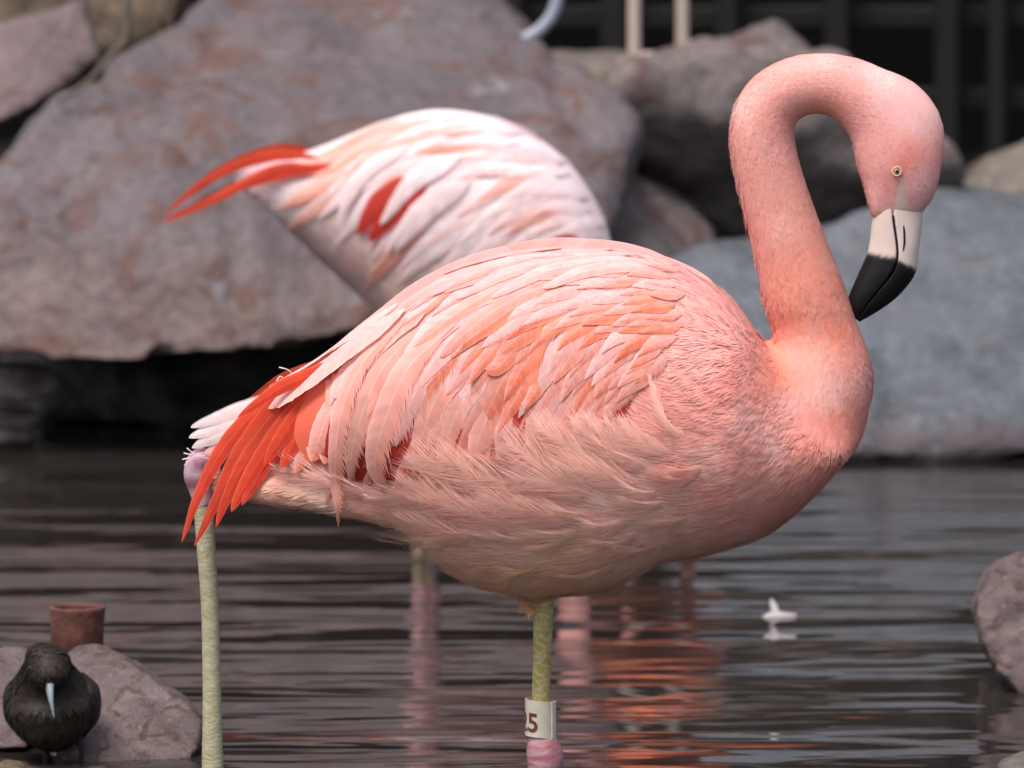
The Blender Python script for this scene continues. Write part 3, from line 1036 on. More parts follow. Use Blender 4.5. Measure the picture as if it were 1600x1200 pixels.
q = BV.copy()
q[:, 1] = D0
bpx, bpy_ = to_px(q)
bc = main_col(bpx, bpy_) * .99
lor = np.exp(-((bpx - 1405) / (6.0 + np.clip(bpy_ - 285, 0, 60) * .5)) ** 2) * ((bpy_ > 276) & (bpy_ < 350))
bc = bc * (1 - lor[:, None]) + np.array((.86, .66, .60)) * lor[:, None]
body = new_mesh('body', BV, BF, M_PLUME, flam, bc, base=fl_base)
is_neck = lambda px, py: (py < 520 + (px - 1205) * .1) & (px > 1110 + np.clip(py - 380, 0, 200) * .55)
tufts(BV, BF, D0, main_flow, main_col, 16000, main_size, strands=8, exclude=lambda a, b, c: main_excl(a, b, c) | is_neck(a, b), base=fl_base, parent=flam, sw=0.0010)
tufts(BV, BF, D0, main_flow, main_col, 21000, lambda a, b: main_size(a, b) * np.array((1.0, .9)), strands=6, exclude=lambda a, b, c: main_excl(a, b, c) | ~is_neck(a, b), base=fl_base, parent=flam, sw=0.0006, tilt=.75, lift=(.028, .044), fuzz=.015, patch=(.5, .3), name='neck_plumage')

# --- bill
def bill_half(Mo, O, ry, yb, name, label):
    """one mandible: flat against the mouth line Mo, rounded towards its outer edge O, so that both halves close to one thick bill"""
    n = 70
    a, b = catmull(Mo, n), catmull(O, n)
    rr = np.interp(np.linspace(0, 1, n), np.linspace(0, 1, len(ry)), ry)
    us = np.concatenate([[0, .02, .06], np.sin(np.linspace(.12, math.pi / 2, 12))])
    us = np.concatenate([us, us[-2::-1]])
    sg = np.concatenate([-np.ones(15), np.ones(14)])
    ring = len(us)
    V, C = [], []
    for i in range(n):
        pa, pb = np.array(P(a[i, 0], a[i, 1], D0)), np.array(P(b[i, 0], b[i, 1], D0))
        for u, sgn in zip(us, sg):
            dep = rr[i] * MPP * max(0.0, 1 - u ** 2.4) ** .55 * (1 - .16 * max(0, 1 - u / .06))
            V.append(pa + (pb - pa) * u + np.array((0, sgn * dep, 0)))
            px = a[i] + (b[i] - a[i]) * u
            edge = yb[0] + (yb[1] - yb[0]) * u + 2.5 * mnoise.noise(Vector((px[0] * .16, sgn, yb[0]))) + 2 * mnoise.noise(Vector((px[0] * .5, sgn, 3)))
            blk = 1 / (1 + math.exp(-(px[1] - edge) * .8))
            if u < .05 and px[1] > 336:
                blk = max(blk, .93)
            pale = np.array((.62, .49, .44)) * (1 + .10 * mnoise.noise(Vector((px[0] * .06, px[1] * .05, sgn))))
            pk = min(1.0, max(0.0, (336 - px[1]) / 14)) * .8
            pale = pale * (1 - pk) + np.array((.74, .46, .40)) * pk
            C.append(pale * (1 - blk) + np.array((.007, .0068, .0075)) * blk)
    F = []
    for i in range(n - 1):
        for j in range(ring):
            F.append((i * ring + j, i * ring + (j + 1) % ring, (i + 1) * ring + (j + 1) % ring, (i + 1) * ring + j))
    F.append(tuple(range(ring)))
    F.append(tuple((n - 1) * ring + j for j in range(ring)))
    o = new_mesh(name, V, F, M_BILL, flam, C, base=fl_base)
    o['label'] = label
    return o


MOUTH = [(1393, 312), (1394, 338), (1401, 392), (1395, 421), (1371, 453), (1351, 479), (1338, 499)]
low = bill_half([(x - .4, y) for x, y in MOUTH], [(1366, 312), (1362, 350), (1356, 392), (1340, 430), (1326, 464), (1325, 485), (1333, 499)], [27, 28, 28, 27, 22, 15, 4], (402, 394), 'lower_bill', 'pale lower half of the bill with black end')
upp = bill_half([(x + .4, y) for x, y in MOUTH], [(1444, 306), (1442, 338), (1435, 395), (1429, 430), (1403, 463), (1374, 485), (1343, 503)], [27, 28, 28, 27, 22, 15, 4], (404, 420), 'upper_bill', 'pale upper half of the bill with black hooked end')
ub = Surf(*[(np.array([v.co[:] for v in upp.data.vertices]) + np.array(fl_base)), [tuple(p.vertices) for p in upp.data.polygons]], D0)
pp = []
for x, y in ((1412, 352), (1413, 366), (1413, 380), (1411, 392)):
    h_, n_ = ub.hit(x, y)
    pp.append((h_ if h_ is not None else P(x, y, D0 - .015)) + Vector((0, -.0002, 0)))
V, F = tube(catmull([p_[:] for p_ in pp], 12), np.array([.0004, .0008, .0009, .001, .001, .001, .001, .001, .0009, .0008, .0006, .0003]), n=8)
new_mesh('nostril', V, F, M_PUPIL, upp, base=fl_base)

# --- eye
hp, hn = surf.hit(1401, 268)


def disc_ball(c, r, n, flat, seg=20, rings=10):
    n = Vector(n).normalized()
    q_ = n.to_track_quat('Z', 'Y')
    V, F = [], []
    for i in range(rings + 1):
        ph = math.pi * i / rings
        for j in range(seg):
            t = 2 * math.pi * j / seg
            V.append((Vector(c) + q_ @ Vector((r * math.sin(ph) * math.cos(t), r * math.sin(ph) * math.sin(t), r * flat * math.cos(ph))))[:])
    for i in range(rings):
        for j in range(seg):
            F.append((i * seg + j, (i + 1) * seg + j, (i + 1) * seg + (j + 1) % seg, i * seg + (j + 1) % seg))
    return np.array(V), F


en = Vector((0.05, -1, 0.1)).normalized()
V, F = disc_ball(hp + en * .0008, 6.2 * MPP, en, .6)
eye = new_mesh('eye', V, F, M_EYE, flam, base=fl_base)
V, F = disc_ball(hp + en * .0034, 2.7 * MPP, en, .5)
new_mesh('pupil', V, F, M_PUPIL, eye, base=fl_base)
th = np.linspace(0, 2 * np.pi, 25)
qq = en.to_track_quat('Z', 'Y')
ringp = [(hp + en * .0022 + qq @ Vector((6.8 * MPP * math.cos(a), 6.8 * MPP * math.sin(a), 0)))[:] for a in th]
V, F = tube(ringp, .0008, n=8, cap=False)
new_mesh('eyelid', V, F, M_SKIN, eye, np.tile((.62, .36, .28), (len(V), 1)), base=fl_base)

# --- wing: one under-layer and its feathers
WF = [(1060, 420, -1, -.15), (960, 410, -1, .10), (860, 405, -1, .15), (760, 430, -.9, .40), (660, 480, -.75, .62), (580, 560, -.6, .8), (1050, 500, -1, .15), (960, 480, -1, .35), (860, 470, -.9, .45), (780, 510, -.75, .65),
      (700, 550, -.6, .8), (620, 620, -.3, .95), (540, 650, -.15, 1), (1020, 570, -.75, .65), (940, 560, -.6, .8), (860, 570, -.5, .87), (780, 600, -.45, .9), (700, 640, -.3, .95), (900, 640, -.35, .95)]


def wing_flow(x, y):
    v = idw(np.array([x]), np.array([y]), WF, 3.2)[0]
    return v / np.linalg.norm(v)


def walk(x, y, L, n=5):
    pts = [(x, y)]
    for i in range(n):
        v = wing_flow(x, y)
        x += v[0] * L / n
        y += v[1] * L / n
        pts.append((x, y))
    return pts


poly_u = [(505, 600), (540, 566), (600, 508), (700, 440), (800, 405), (900, 397), (985, 402), (1020, 440), (1030, 520), (1000, 590), (950, 640), (860, 650), (780, 680), (690, 715), (600, 738), (540, 735), (515, 700), (505, 650)]
gx, gy = np.meshgrid(np.arange(430, 1040, 10), np.arange(396, 745, 10))
ins = inside(gx, gy, poly_u)
idm = -np.ones(gx.shape, int)
V, C = [], []
for i in range(gx.shape[0]):
    for j in range(gx.shape[1]):
        if ins[i, j]:
            h_, n_ = surf.hit(gx[i, j], gy[i, j])
            if h_ is not None:
                idm[i, j] = len(V)
                V.append((h_ + n_ * .0015)[:])
                c_ = np.array((.86, .46, .37))
                r_ = 1 / (1 + math.exp(-((gy[i, j] - 655 - (gx[i, j] - 600) * .03)) / 12.0)) if gx[i, j] < 830 else 0
                C.append(c_ * (1 - r_) + np.array((.55, .05, .03)) * r_)
F = []
for i in range(gx.shape[0] - 1):
    for j in range(gx.shape[1] - 1):
        qd = (idm[i, j], idm[i, j + 1], idm[i + 1, j + 1], idm[i + 1, j])
        if min(qd) >= 0:
            F.append(qd)
wing = new_mesh('wing', V, F, M_FEATHER, flam, C, base=fl_base)
mirror_parts = []


def add_feather(parent, *a, name='feather', mirror=True, **kw):
    V, F, C, Nn = feather(surf, *a, **kw)
    o = new_mesh(name, V, F, M_FEATHER, parent, C, base=fl_base, normals=Nn)
    if mirror:
        Vm = V.copy()
        Vm[:, 1] = 2 * D0 - Vm[:, 1]
        mirror_parts.append((Vm, [f[::-1] for f in F], C))
    return o


# long red flight feathers folded over the tail
for pts, wd, k_, o_ in (
        ([(470, 585), (410, 632), (350, 700), (310, 775), (284, 848)], 26, 'red', .001),
        ([(480, 592), (425, 640), (372, 715), (335, 790), (304, 854)], 28, 'red', .003),
        ([(490, 600), (438, 650), (385, 720), (352, 785), (338, 824)], 25, 'red', .005),
        ([(500, 605), (450, 655), (402, 725), (374, 775), (362, 800)], 26, 'red', .007),
        ([(505, 610), (460, 660), (418, 722), (392, 765), (378, 790)], 24, 'red', .004),
        ([(510, 610), (468, 645), (440, 685), (424, 710), (414, 727)], 24, 'red', .009),
        ([(520, 615), (485, 650), (460, 690), (448, 715), (440, 732)], 26, 'red', .007),
        ([(530, 620), (500, 655), (480, 700), (470, 722), (462, 738)], 30, 'orange', .006),
        ([(545, 610), (515, 650), (498, 695), (492, 708), (488, 722)], 34, 'orange', .010),
        ([(560, 610), (530, 650), (515, 700), (511, 712), (508, 726)], 34, 'orange', .013),
        ([(560, 560), (500, 580), (440, 605), (400, 632), (372, 652)], 22, 'red', .004)):
    add_feather(wing, pts, wd, k_, off=o_, lift=.004, rows=40, fringe=(0.02, .10), orange=.5, arch=.14, blunt=.45, wpow=.7, ydef=(D0 - .020, D0 - .05))
# deep red secondaries glimpsed beneath the coverts
for pts, wd in (([(610, 600), (595, 670), (560, 748)], 46), ([(650, 600), (640, 670), (600, 752)], 48), ([(690, 610), (672, 680), (640, 748)], 46), ([(560, 590), (530, 660), (514, 722)], 34),
                ([(575, 600), (556, 670), (540, 742)], 36), ([(820, 620), (800, 670), (772, 728)], 44), ([(850, 620), (820, 680), (795, 730)], 40), ([(985, 600), (965, 640), (945, 665)], 30), ([(730, 620), (710, 680), (690, 730)], 46)):
    add_feather(wing, pts, wd, 'deepred', off=.002, lift=.002, rows=20, fringe=(.02, .1), blunt=.75)
# white tail
for pts, wd, k_ in (([(450, 618), (380, 640), (298, 668)], 24, 'white'), ([(450, 628), (380, 656), (295, 684)], 28, 'white'), ([(440, 640), (370, 668), (300, 700)], 28, 'white'),
                    ([(440, 650), (380, 680), (316, 712)], 26, 'pale'), ([(460, 612), (400, 632), (330, 655)], 16, 'orange')):
    add_feather(flam, pts, wd, k_, name='tail_feather', off=.0, lift=.001, rows=30, fringe=(.06, .08), orange=.1, blunt=.55, ydef=(D0 - .012, D0 - .008))

# small and middle coverts laid like shingles
cov = []
x = 1062.0
top = lambda x: np.interp(x, [560, 600, 700, 800, 900, 985, 1080], [530, 498, 430, 397, 388, 398, 432])
bot = lambda x: np.interp(x, [560, 650, 700, 760, 850, 950, 1010, 1080], [560, 590, 610, 620, 640, 632, 590, 520])
ci = 0
while x > 575:
    L = np.interp(x, [560, 700, 850, 960, 1080], [165, 165, 130, 92, 56])
    W = np.interp(x, [560, 700, 850, 960, 1080], [50, 50, 45, 37, 27])
    y = top(x) + 4 + (ci % 2) * W * .33
    while y < bot(x):
        cov.append((x + random.uniform(-8, 8), y + random.uniform(-4, 4), L * random.uniform(.85, 1.15), W * random.uniform(.85, 1.12)))
        y += W * .56
    x -= L * .30
    ci += 1
cov.sort(key=lambda c: c[0])
for x, y, L, W in cov:
    hi = (y - top(x)) / max(1, bot(x) - top(x))
    pO = .12 + .5 * math.exp(-((hi - .5) / .3) ** 2)
    r = random.random()
    if hi < .3:
        k_ = 'pale' if r < .75 else 'salmon'
    elif r < pO * .55:
        k_ = 'orange'
    elif r < .8:
        k_ = 'salmon'
    else:
        k_ = 'pale'
    if hi > .75 and k_ == 'pale':
        k_ = 'peach'
    og = random.uniform(.15, .95) if k_ != 'pale' else random.uniform(0, .5)
    ln = L * (1.25 if hi > .55 and x < 900 else 1.0)
    add_feather(wing, walk(x, y, ln), W, k_, off=.0020 + random.uniform(-.0004, .0004), lift=.0022, arch=.05, rows=int(24 + L / 5), fringe=(.02, random.choice((.08, .1, .3, .5))), orange=og, blunt=random.uniform(.15, .4), wpow=.8, roll=-.05)

# long scapulars along the back line
for pts, wd, k_ in (([(905, 386), (780, 404), (660, 448), (560, 532)], 26, 'pale'), ([(880, 396), (760, 420), (650, 470), (545, 560)], 30, 'pale'), ([(800, 410), (700, 440), (600, 512), (500, 590)], 32, 'salmon'),
                    ([(760, 424), (660, 470), (580, 535), (490, 605)], 34, 'pale'), ([(720, 450), (640, 500), (570, 560), (528, 625)], 34, 'pale'), ([(960, 392), (860, 402), (760, 428), (670, 470)], 26, 'pale'),
                    ([(660, 460), (590, 515), (520, 575), (437, 622)], 36, 'salmon'), ([(640, 490), (575, 540), (505, 596), (430, 644)], 50, 'blunt'), ([(630, 482), (565, 530), (500, 580), (436, 620)], 30, 'blunt'),
                    ([(1000, 398), (900, 405), (800, 430), (715, 472)], 30, 'pale'), ([(1020, 410), (940, 412), (850, 430), (770, 470)], 30, 'pale'), ([(1060, 425), (1000, 420), (920, 428), (850, 455)], 30, 'pale'),
                    ([(880, 420), (800, 445), (720, 490), (650, 545)], 30, 'salmon'), ([(900, 440), (820, 462), (745, 510), (690, 560)], 32, 'salmon')):
    bl_ = k_ == 'blunt'
    add_feather(wing, pts, wd, 'white' if bl_ else k_, off=.0075 if bl_ else .0022, lift=.006 if bl_ else .0030, rows=60, fringe=(.02, .05), orange=.35, blunt=.86 if bl_ else .6, wpow=.5, arch=.12, pal=((.92, .66, .64), (.90, .56, .50), (.90, .50, .43), (.93, .78, .76)) if bl_ else None)

# hanging tertials with loose fringes
for pts, wd, k_, fr, o_ in (
        ([(640, 500), (575, 570), (540, 650), (530, 740), (533, 806)], 34, 'peach', .9, .045),
        ([(650, 520), (600, 580), (570, 650), (556, 700), (552, 745)], 42, 'peach', .6, .030),
        ([(600, 540), (556, 590), (538, 650), (534, 690)], 36, 'pale', .5, .012),
        ([(700, 520), (640, 580), (605, 660), (592, 720), (606, 758)], 46, 'peach', .9, .040),
        ([(720, 520), (670, 580), (640, 640), (622, 694)], 44, 'pale', .8, .014),
        ([(760, 520), (700, 590), (668, 660), (650, 735)], 50, 'peach', .5, .010),
        ([(800, 530), (740, 600), (705, 670), (690, 735)], 50, 'peach', .4, .010),
        ([(850, 540), (790, 600), (755, 670), (738, 730)], 48, 'peach', .3, .010),
        ([(880, 550), (825, 610), (795, 670), (780, 715)], 46, 'salmon', .3, .009),
        ([(920, 560), (870, 610), (842, 660), (828, 700)], 46, 'salmon', .3, .009),
        ([(960, 560), (905, 610), (875, 660), (860, 690)], 44, 'peach', .3, .009),
        ([(990, 570), (945, 610), (918, 650), (905, 675)], 42, 'salmon', .3, .009),
        ([(830, 500), (790, 530), (755, 570), (735, 602)], 24, 'orange', .08, .015),
        ([(850, 505), (810, 540), (780, 575), (762, 580)], 30, 'orange', .08, .016),
        ([(870, 560), (845, 600), (820, 640)], 26, 'orange', .1, .012),
        ([(720, 600), (690, 660), (672, 700)], 28, 'peach', .6, .014),
        ([(560, 600), (520, 640), (500, 690), (492, 720)], 40, 'salmon', .3, .005),
        ([(640, 560), (600, 600), (580, 650)], 30, 'salmon', .8, .013)):
    add_feather(wing, pts, wd, k_, off=-.0010 + (o_ - .009) * .15, lift=.0075, rows=46, fringe=(.03, fr), orange=.45, blunt=.5, wpow=.75, arch=.12)

# flank plumes sweeping up over the lower wing edge
for pts, wd, fr in (([(800, 800), (730, 745), (664, 706)], 70, 1.0), ([(860, 790), (760, 740), (690, 708)], 60, 1.1), ([(760, 820), (700, 775), (632, 742)], 54, .9), ([(900, 770), (850, 725), (796, 690)], 60, 1.0),
                    ([(960, 750), (895, 700), (838, 660)], 54, 1.0), ([(990, 740), (940, 690), (893, 656)], 40, .5), ([(1010, 735), (955, 690), (915, 650)], 36, .4), ([(1040, 730), (985, 690), (945, 655)], 36, .4),
                    ([(1060, 720), (1010, 690), (966, 654)], 34, .4), ([(1085, 690), (1040, 660), (1013, 590)], 20, .2), ([(840, 850), (750, 800), (650, 770)], 60, .8),
                    ([(780, 860), (700, 825), (640, 800)], 56, .8), ([(920, 830), (840, 800), (760, 770)], 60, .9), ([(960, 790), (880, 755), (800, 740)], 60, .9), ([(1020, 770), (950, 740), (880, 725)], 54, .8),
                    ([(720, 790), (640, 770), (580, 772)], 40, 1.0), ([(640, 780), (560, 760), (480, 735)], 40, 1.2), ([(560, 770), (500, 745), (440, 725)], 40, 1.2)):
    V, F, C, Nn = plume(surf, pts, wd * 1.25, (.88, .48, .39), (.91, .55, .46) if pts[0][1] < 800 else (.90, .52, .41), off=.004, lift=.009, nb=int(60 + fr * 20), spread=.42)
    new_mesh('flank_feather', V, F, M_PLUME, flam, C, base=fl_base, normals=Nn)
    Vm = V.copy()
    Vm[:, 1] = 2 * D0 - Vm[:, 1]
    mirror_parts.append((Vm, [f[::-1] for f in F], C))
for gx0 in range(690, 1110, 52):
    for gy0 in range(715, 905, 42):
        x0, y0 = gx0 + random.uniform(-18, 18), gy0 + random.uniform(-14, 14)
        if y0 > np.interp(x0, [600, 700, 850, 1000, 1110], [800, 850, 895, 880, 840]) or y0 < np.interp(x0, [690, 800, 1000, 1110], [760, 745, 705, 680]):
            continue
        L, pts = random.uniform(70, 115), [(x0, y0)]
        for _ in range(3):
            v = main_flow(np.array([x0]), np.array([y0]))[0]
            v = v + np.array((0, random.uniform(-.22, .18)))
            x0, y0 = x0 + v[0] * L / 3, y0 + v[1] * L / 3
            pts.append((x0, y0))
        cc = main_col(np.array([pts[1][0]]), np.array([pts[1][1]]))[0]
        k1 = random.uniform(0, .25)
        V, F, C, Nn = plume(surf, pts, random.uniform(36, 54), cc * .98, cc * (1 - k1) + np.array((.92, .62, .54)) * k1, off=.0025, lift=.004, nb=72, spread=.34)
        new_mesh('flank_feather', V, F, M_PLUME, flam, C, base=fl_base, normals=Nn)
        Vm = V.copy()
        Vm[:, 1] = 2 * D0 - Vm[:, 1]
        mirror_parts.append((Vm, [f[::-1] for f in F], C))
# feathers along the ridge of the back
for pts, wd in (([(1130, 462), (1080, 428), (1010, 402), (930, 387)], 56), ([(1060, 414), (980, 390), (900, 383), (820, 388)], 56), ([(960, 386), (880, 381), (800, 391), (720, 416)], 56), ([(860, 384), (780, 396), (700, 423), (630, 464)], 56),
                ([(760, 402), (680, 434), (610, 480), (550, 534)], 56), ([(660, 446), (590, 497), (530, 551), (460, 600)], 56), ([(580, 506), (510, 566), (450, 604), (385, 648)], 56)):
    for yo in (0.0,):
        V, F, C, Nn = feather(surf, pts, wd, 'pale', off=.001, lift=.002, rows=40, fringe=(.05, .05), orange=.3, blunt=.5, ydef=D0, nvec=(0, -.1, 1), arch=.5)
        new_mesh('feather', V, F, M_FEATHER, wing, C, base=fl_base, normals=Nn)
Vm, Fm = join_vf([(a, b) for a, b, c in mirror_parts])
fw = new_mesh('far_side_feathers', Vm, Fm, M_FEATHER, flam, np.vstack([c for a, b, c in mirror_parts]), base=fl_base)
fw['kind'] = 'stuff'

# --- loose white wisps by the tail and hock
for pts in ([(436, 574), (450, 578), (460, 588)], [(432, 596), (438, 588), (444, 594), (440, 600)], [(287, 708), (305, 712), (330, 718)], [(285, 718), (303, 714), (322, 712)], [(288, 728), (298, 718), (312, 714)], [(292, 700), (302, 708), (314, 712)]):
    V, F = tube([P(x, y, D0 - .02)[:] for x, y in catmull(pts, 14)], np.linspace(.0007, .0003, 14), n=5)
    new_mesh('wisp', V, F, M_FEATHER, flam, np.tile((.85, .78, .76), (len(V), 1)), base=fl_base)

# --- legs
Y_COL, Y_COL2 = (.33, .25, .06), (.40, .33, .15)
leg_d = D0
V, F, C = scaly_leg([(850, 925, 16.5), (849, 960, 15.5), (847, 1030, 14.5), (845, 1100, 14.5), (846, 1152, 17)], leg_d, Y_COL, Y_COL2, rows_px=11, nper=6, amp=.035, net=.5, sharp=(5, 9))
leg = new_mesh('leg', V, F, M_LEG, flam, C, base=fl_base)
V, F, C = scaly_leg([(846, 1148, 19), (849, 1166, 27), (852, 1185, 29), (851, 1205, 26), (848, 1228, 18)], leg_d, (.34, .10, .12), (.40, .16, .19), rows_px=8, nper=9, amp=.02, net=.10, blot=.35, sharp=(5, 8))
new_mesh('ankle', V, F, M_LEG, leg, C, base=fl_base)
V, F, C = scaly_leg([(848, 1222, 17), (848, 1300, 14), (848, 1500, 14), (848, 1610, 17)], leg_d, Y_COL, Y_COL2, rows_px=14, nper=6)
new_mesh('shank', V, F, M_LEG, leg, C, base=fl_base)
V, F = webbed_foot(P(848, 1612, D0), .08)
new_mesh('foot', V, F, M_LEG, leg, np.tile((.5, .36, .2), (len(V), 1)), base=fl_base)
dy = -.03
G1, G2 = (.30, .26, .14), (.38, .36, .27)
V, F, C = scaly_leg([(335, 745, 15), (316, 722, 22), (310, 742, 23), (314, 765, 19), (319, 790, 16)], D0, (.28, .11, .15), (.36, .19, .24), rows_px=16, nper=5, dy=0, amp=.015, net=.12, blot=.5)
leg2 = new_mesh('leg', V, F, M_LEG, flam, C, base=fl_base)
leg2['label'] = 'raised rear leg with pinkish ankle and pale shank'
V, F, C = scaly_leg([(317, 775, 16), (321, 840, 15), (328, 950, 14), (331, 1080, 14.5), (332, 1180, 16.5), (333, 1225, 18)], D0, G1, G2, rows_px=6.5, nper=4, dy=0, amp=.035, net=.32, sharp=(4, 14))
new_mesh('shank', V, F, M_LEG, leg2, C, base=fl_base)
V, F = webbed_foot(P(333, 1225, D0), .07, 1.0, .5)
new_mesh('foot', V, F, M_LEG, leg2, np.tile((.5, .36, .25), (len(V), 1)), base=fl_base)

# --- numbered leg band: an open plastic strip rolled round the leg with lapped end
bc_, br = P(844, 1121, D0), 22.5 * MPP
z0, z1 = P(844, 1150, D0).z, P(844, 1093, D0).z
ang = np.linspace(math.radians(-8), math.radians(-8 - 395), 90)
ri = br * np.linspace(1.0, 1.15, 90)
V, F = [], []
tilt = lambda x: -(x - bc_.x) * .10
for i, a in enumerate(ang):
    for r_, z_ in ((ri[i], z0), (ri[i], z1), (ri[i] - .0016, z1), (ri[i] - .0016, z0)):
        xx, yy = bc_.x + r_ * math.cos(a), bc_.y + r_ * math.sin(a)
        V.append((xx, yy, z_ + tilt(xx)))
for i in range(len(ang) - 1):
    for j in range(4):
        F.append((i * 4 + j, i * 4 + (j + 1) % 4, (i + 1) * 4 + (j + 1) % 4, (i + 1) * 4 + j))
F += [(0, 1, 2, 3), tuple(len(V) - 4 + j for j in (3, 2, 1, 0))]
band = new_mesh('leg_band', V, F, M_BAND, flam, smooth=False, base=fl_base)
band['label'] = 'cream plastic leg band with maroon number'
cu = bpy.data.curves.new('t', 'FONT')
cu.body = '25'
cu.size = 1
cu.offset = .022
cu.align_x = 'CENTER'
to = bpy.data.objects.new('t', cu)
col.objects.link(to)
tm = to.evaluated_get(bpy.context.evaluated_depsgraph_get()).to_mesh()
tb = bmesh.new()
tb.from_mesh(tm)
bmesh.ops.triangulate(tb, faces=tb.faces)
for _ in range(3):
    lg = [e for e in tb.edges if e.calc_length() > .08]
    if lg:
        bmesh.ops.subdivide_edges(tb, edges=lg, cuts=1)
tb.verts.index_update()
TV = np.array([v.co[:] for v in tb.verts])
TF = [tuple(v.index for v in f.verts) for f in tb.faces]
tb.free()
bpy.data.objects.remove(to)
hgt = TV[:, 1].max() - TV[:, 1].min()
TV = TV - np.array([(TV[:, 0].max() + TV[:, 0].min()) / 2, TV[:, 1].min(), 0])
sc = 31 * MPP / hgt
V = []
for x, y, z in TV:
    a = math.radians(-90 - 56) + x * sc * .92 / br
    fr_ = (math.radians(-8) - a) / math.radians(395)
    r_ = br * (1 + .15 * fr_) + .0004
    xx = bc_.x + r_ * math.cos(a)
    V.append((xx, bc_.y + r_ * math.sin(a), P(844, 1143, D0).z + y * sc + tilt(xx)))
new_mesh('number', V, TF, M_INK, band, smooth=False, base=fl_base)

# ------------------------------------------------------------------ the second flamingo, feeding behind
D1 = 8.15
b2 = P(650, 865, D1)
b2.z = 0
fl2 = thing('flamingo', 'white-pink flamingo with red wingtips bending down behind the preening one', 'flamingo', b2)
st2 = [(385, 262, 300, .02), (430, 252, 340, .045), (500, 228, 405, .07), (580, 196, 480, .10), (650, 174, 545, .115), (710, 171, 590, .122), (780, 185, 605, .125), (840, 214, 600, .12), (890, 254, 580, .11), (930, 312, 550, .09), (952, 365, 510, .065), (960, 410, 480, .03)]
V, F = join_vf([body_loft(st2, D1), neck_tube([(900, 480, 50), (930, 540, 42), (925, 620, 30), (905, 700, 26), (898, 790, 25), (898, 860, 25), (897, 905, 28)], D1), neck_tube([(700, 560, 60), (672, 640, 34), (662, 720, 16)], D1)])
V2, F2 = remesh(V, F, 0.008, 8)
s2f = Surf(V2, F2, D1)
C2 = [(400, 280, .86, .62, .66), (470, 330, .80, .66, .64), (560, 440, .62, .42, .38), (480, 390, .55, .38, .35), (600, 300, .88, .72, .72), (700, 200, .9, .78, .79), (850, 300, .88, .70, .72), (930, 380, .87, .66, .67), (650, 480, .80, .58, .52), (900, 700, .85, .42, .38), (800, 560, .84, .5, .44)]
q = V2.copy()
q[:, 1] = D1
x_, y_ = to_px(q)
new_mesh('body', V2, F2, M_PLUME, fl2, idw(x_, y_, C2, 3), base=b2)
f2 = [(400, 290, -1, .1), (500, 380, -.9, -.6), (560, 440, -.8, -.7), (700, 460, -1, -.1), (900, 450, -.5, .8), (900, 700, 0, -1), (900, 320, -.8, -.5), (750, 180, -1, 0)]
WING2 = [(480, 235), (640, 165), (760, 175), (890, 245), (970, 370), (960, 400), (800, 400), (600, 385), (560, 350)]


def fl2_flow(px, py):
    v = idw(px, py, f2, 3)
    return v / (np.linalg.norm(v, axis=1)[:, None] + 1e-9)


tufts(V2, F2, D1, fl2_flow, lambda a, b: idw(a, b, C2, 3), 3500, lambda a, b: np.tile((.028, .013), (len(a), 1)), strands=7, base=b2, parent=fl2, sw=.0016, exclude=lambda a, b, c: inside(a, b, WING2))
W2 = [(900, 300, -1, -.1), (940, 360, -1, .25), (850, 380, -.85, .5), (800, 230, -1, -.05), (700, 200, -1, .12), (620, 220, -.9, .4), (700, 300, -.85, .5), (600, 330, -.55, .85), (800, 330, -.8, .55), (550, 280, -.75, .65), (500, 250, -.95, .3), (760, 380, -.7, .7)]
wing2_pts = []
x = 945.0
top2 = lambda x: np.interp(x, [480, 560, 640, 700, 760, 830, 890, 930, 955], [240, 206, 178, 172, 182, 210, 255, 312, 362])
bot2 = lambda x: np.interp(x, [480, 560, 640, 700, 800, 950], [250, 300, 330, 360, 385, 390])
w2v = [(h_ + n_ * .002)[:] for h_, n_ in (s2f.hit(x0, y0) for x0, y0 in ((600, 230), (800, 240), (900, 330), (800, 370), (620, 330))) if h_ is not None]
wing2 = new_mesh('wing', w2v, [tuple(range(len(w2v)))], M_FEATHER, fl2, np.tile((.88, .7, .7), (len(w2v), 1)), base=b2)
mp2 = []


def add2(pts, wd, k_, **kw):
    V, F, C, Nn = feather(s2f, pts, wd, k_, **kw)
    new_mesh('feather', V, F, M_FEATHER, wing2, C, base=b2, normals=Nn)
    Vm = V.copy()
    Vm[:, 1] = 2 * D1 - Vm[:, 1]
    mp2.append((Vm, [f[::-1] for f in F], C))


for pts, wd in (([(500, 248), (420, 243), (330, 280), (256, 338)], 15), ([(500, 262), (430, 266), (350, 306), (252, 352)], 15), ([(490, 246), (420, 246), (350, 270), (285, 315)], 16), ([(510, 265), (450, 270), (380, 290), (320, 318)], 18)):
    add2(pts, wd, 'red', off=.012, lift=.002, rows=26, fringe=(.02, .05), ydef=(D1 - .05, D1 - .035), blunt=.55)
for pts, wd in (([(665, 272), (600, 315), (562, 364)], 42), ([(668, 288), (616, 332), (580, 374)], 40), ([(900, 372), (870, 382), (845, 392)], 24), ([(520, 262), (490, 268), (470, 276)], 18)):
    add2(pts, wd, 'deepred', off=.0050, lift=.0020, rows=16, fringe=(.02, .05), blunt=.45)
for pts, wd in (([(720, 248), (650, 285), (598, 350)], 34), ([(735, 285), (680, 320), (622, 388)], 36), ([(640, 232), (575, 272), (534, 340)], 30), ([(690, 300), (650, 335), (606, 392)], 26)):
    add2(pts, wd, 'far', off=.0075, lift=.003, rows=24, fringe=(.02, .2), orange=.1, blunt=.4)
ci = 0
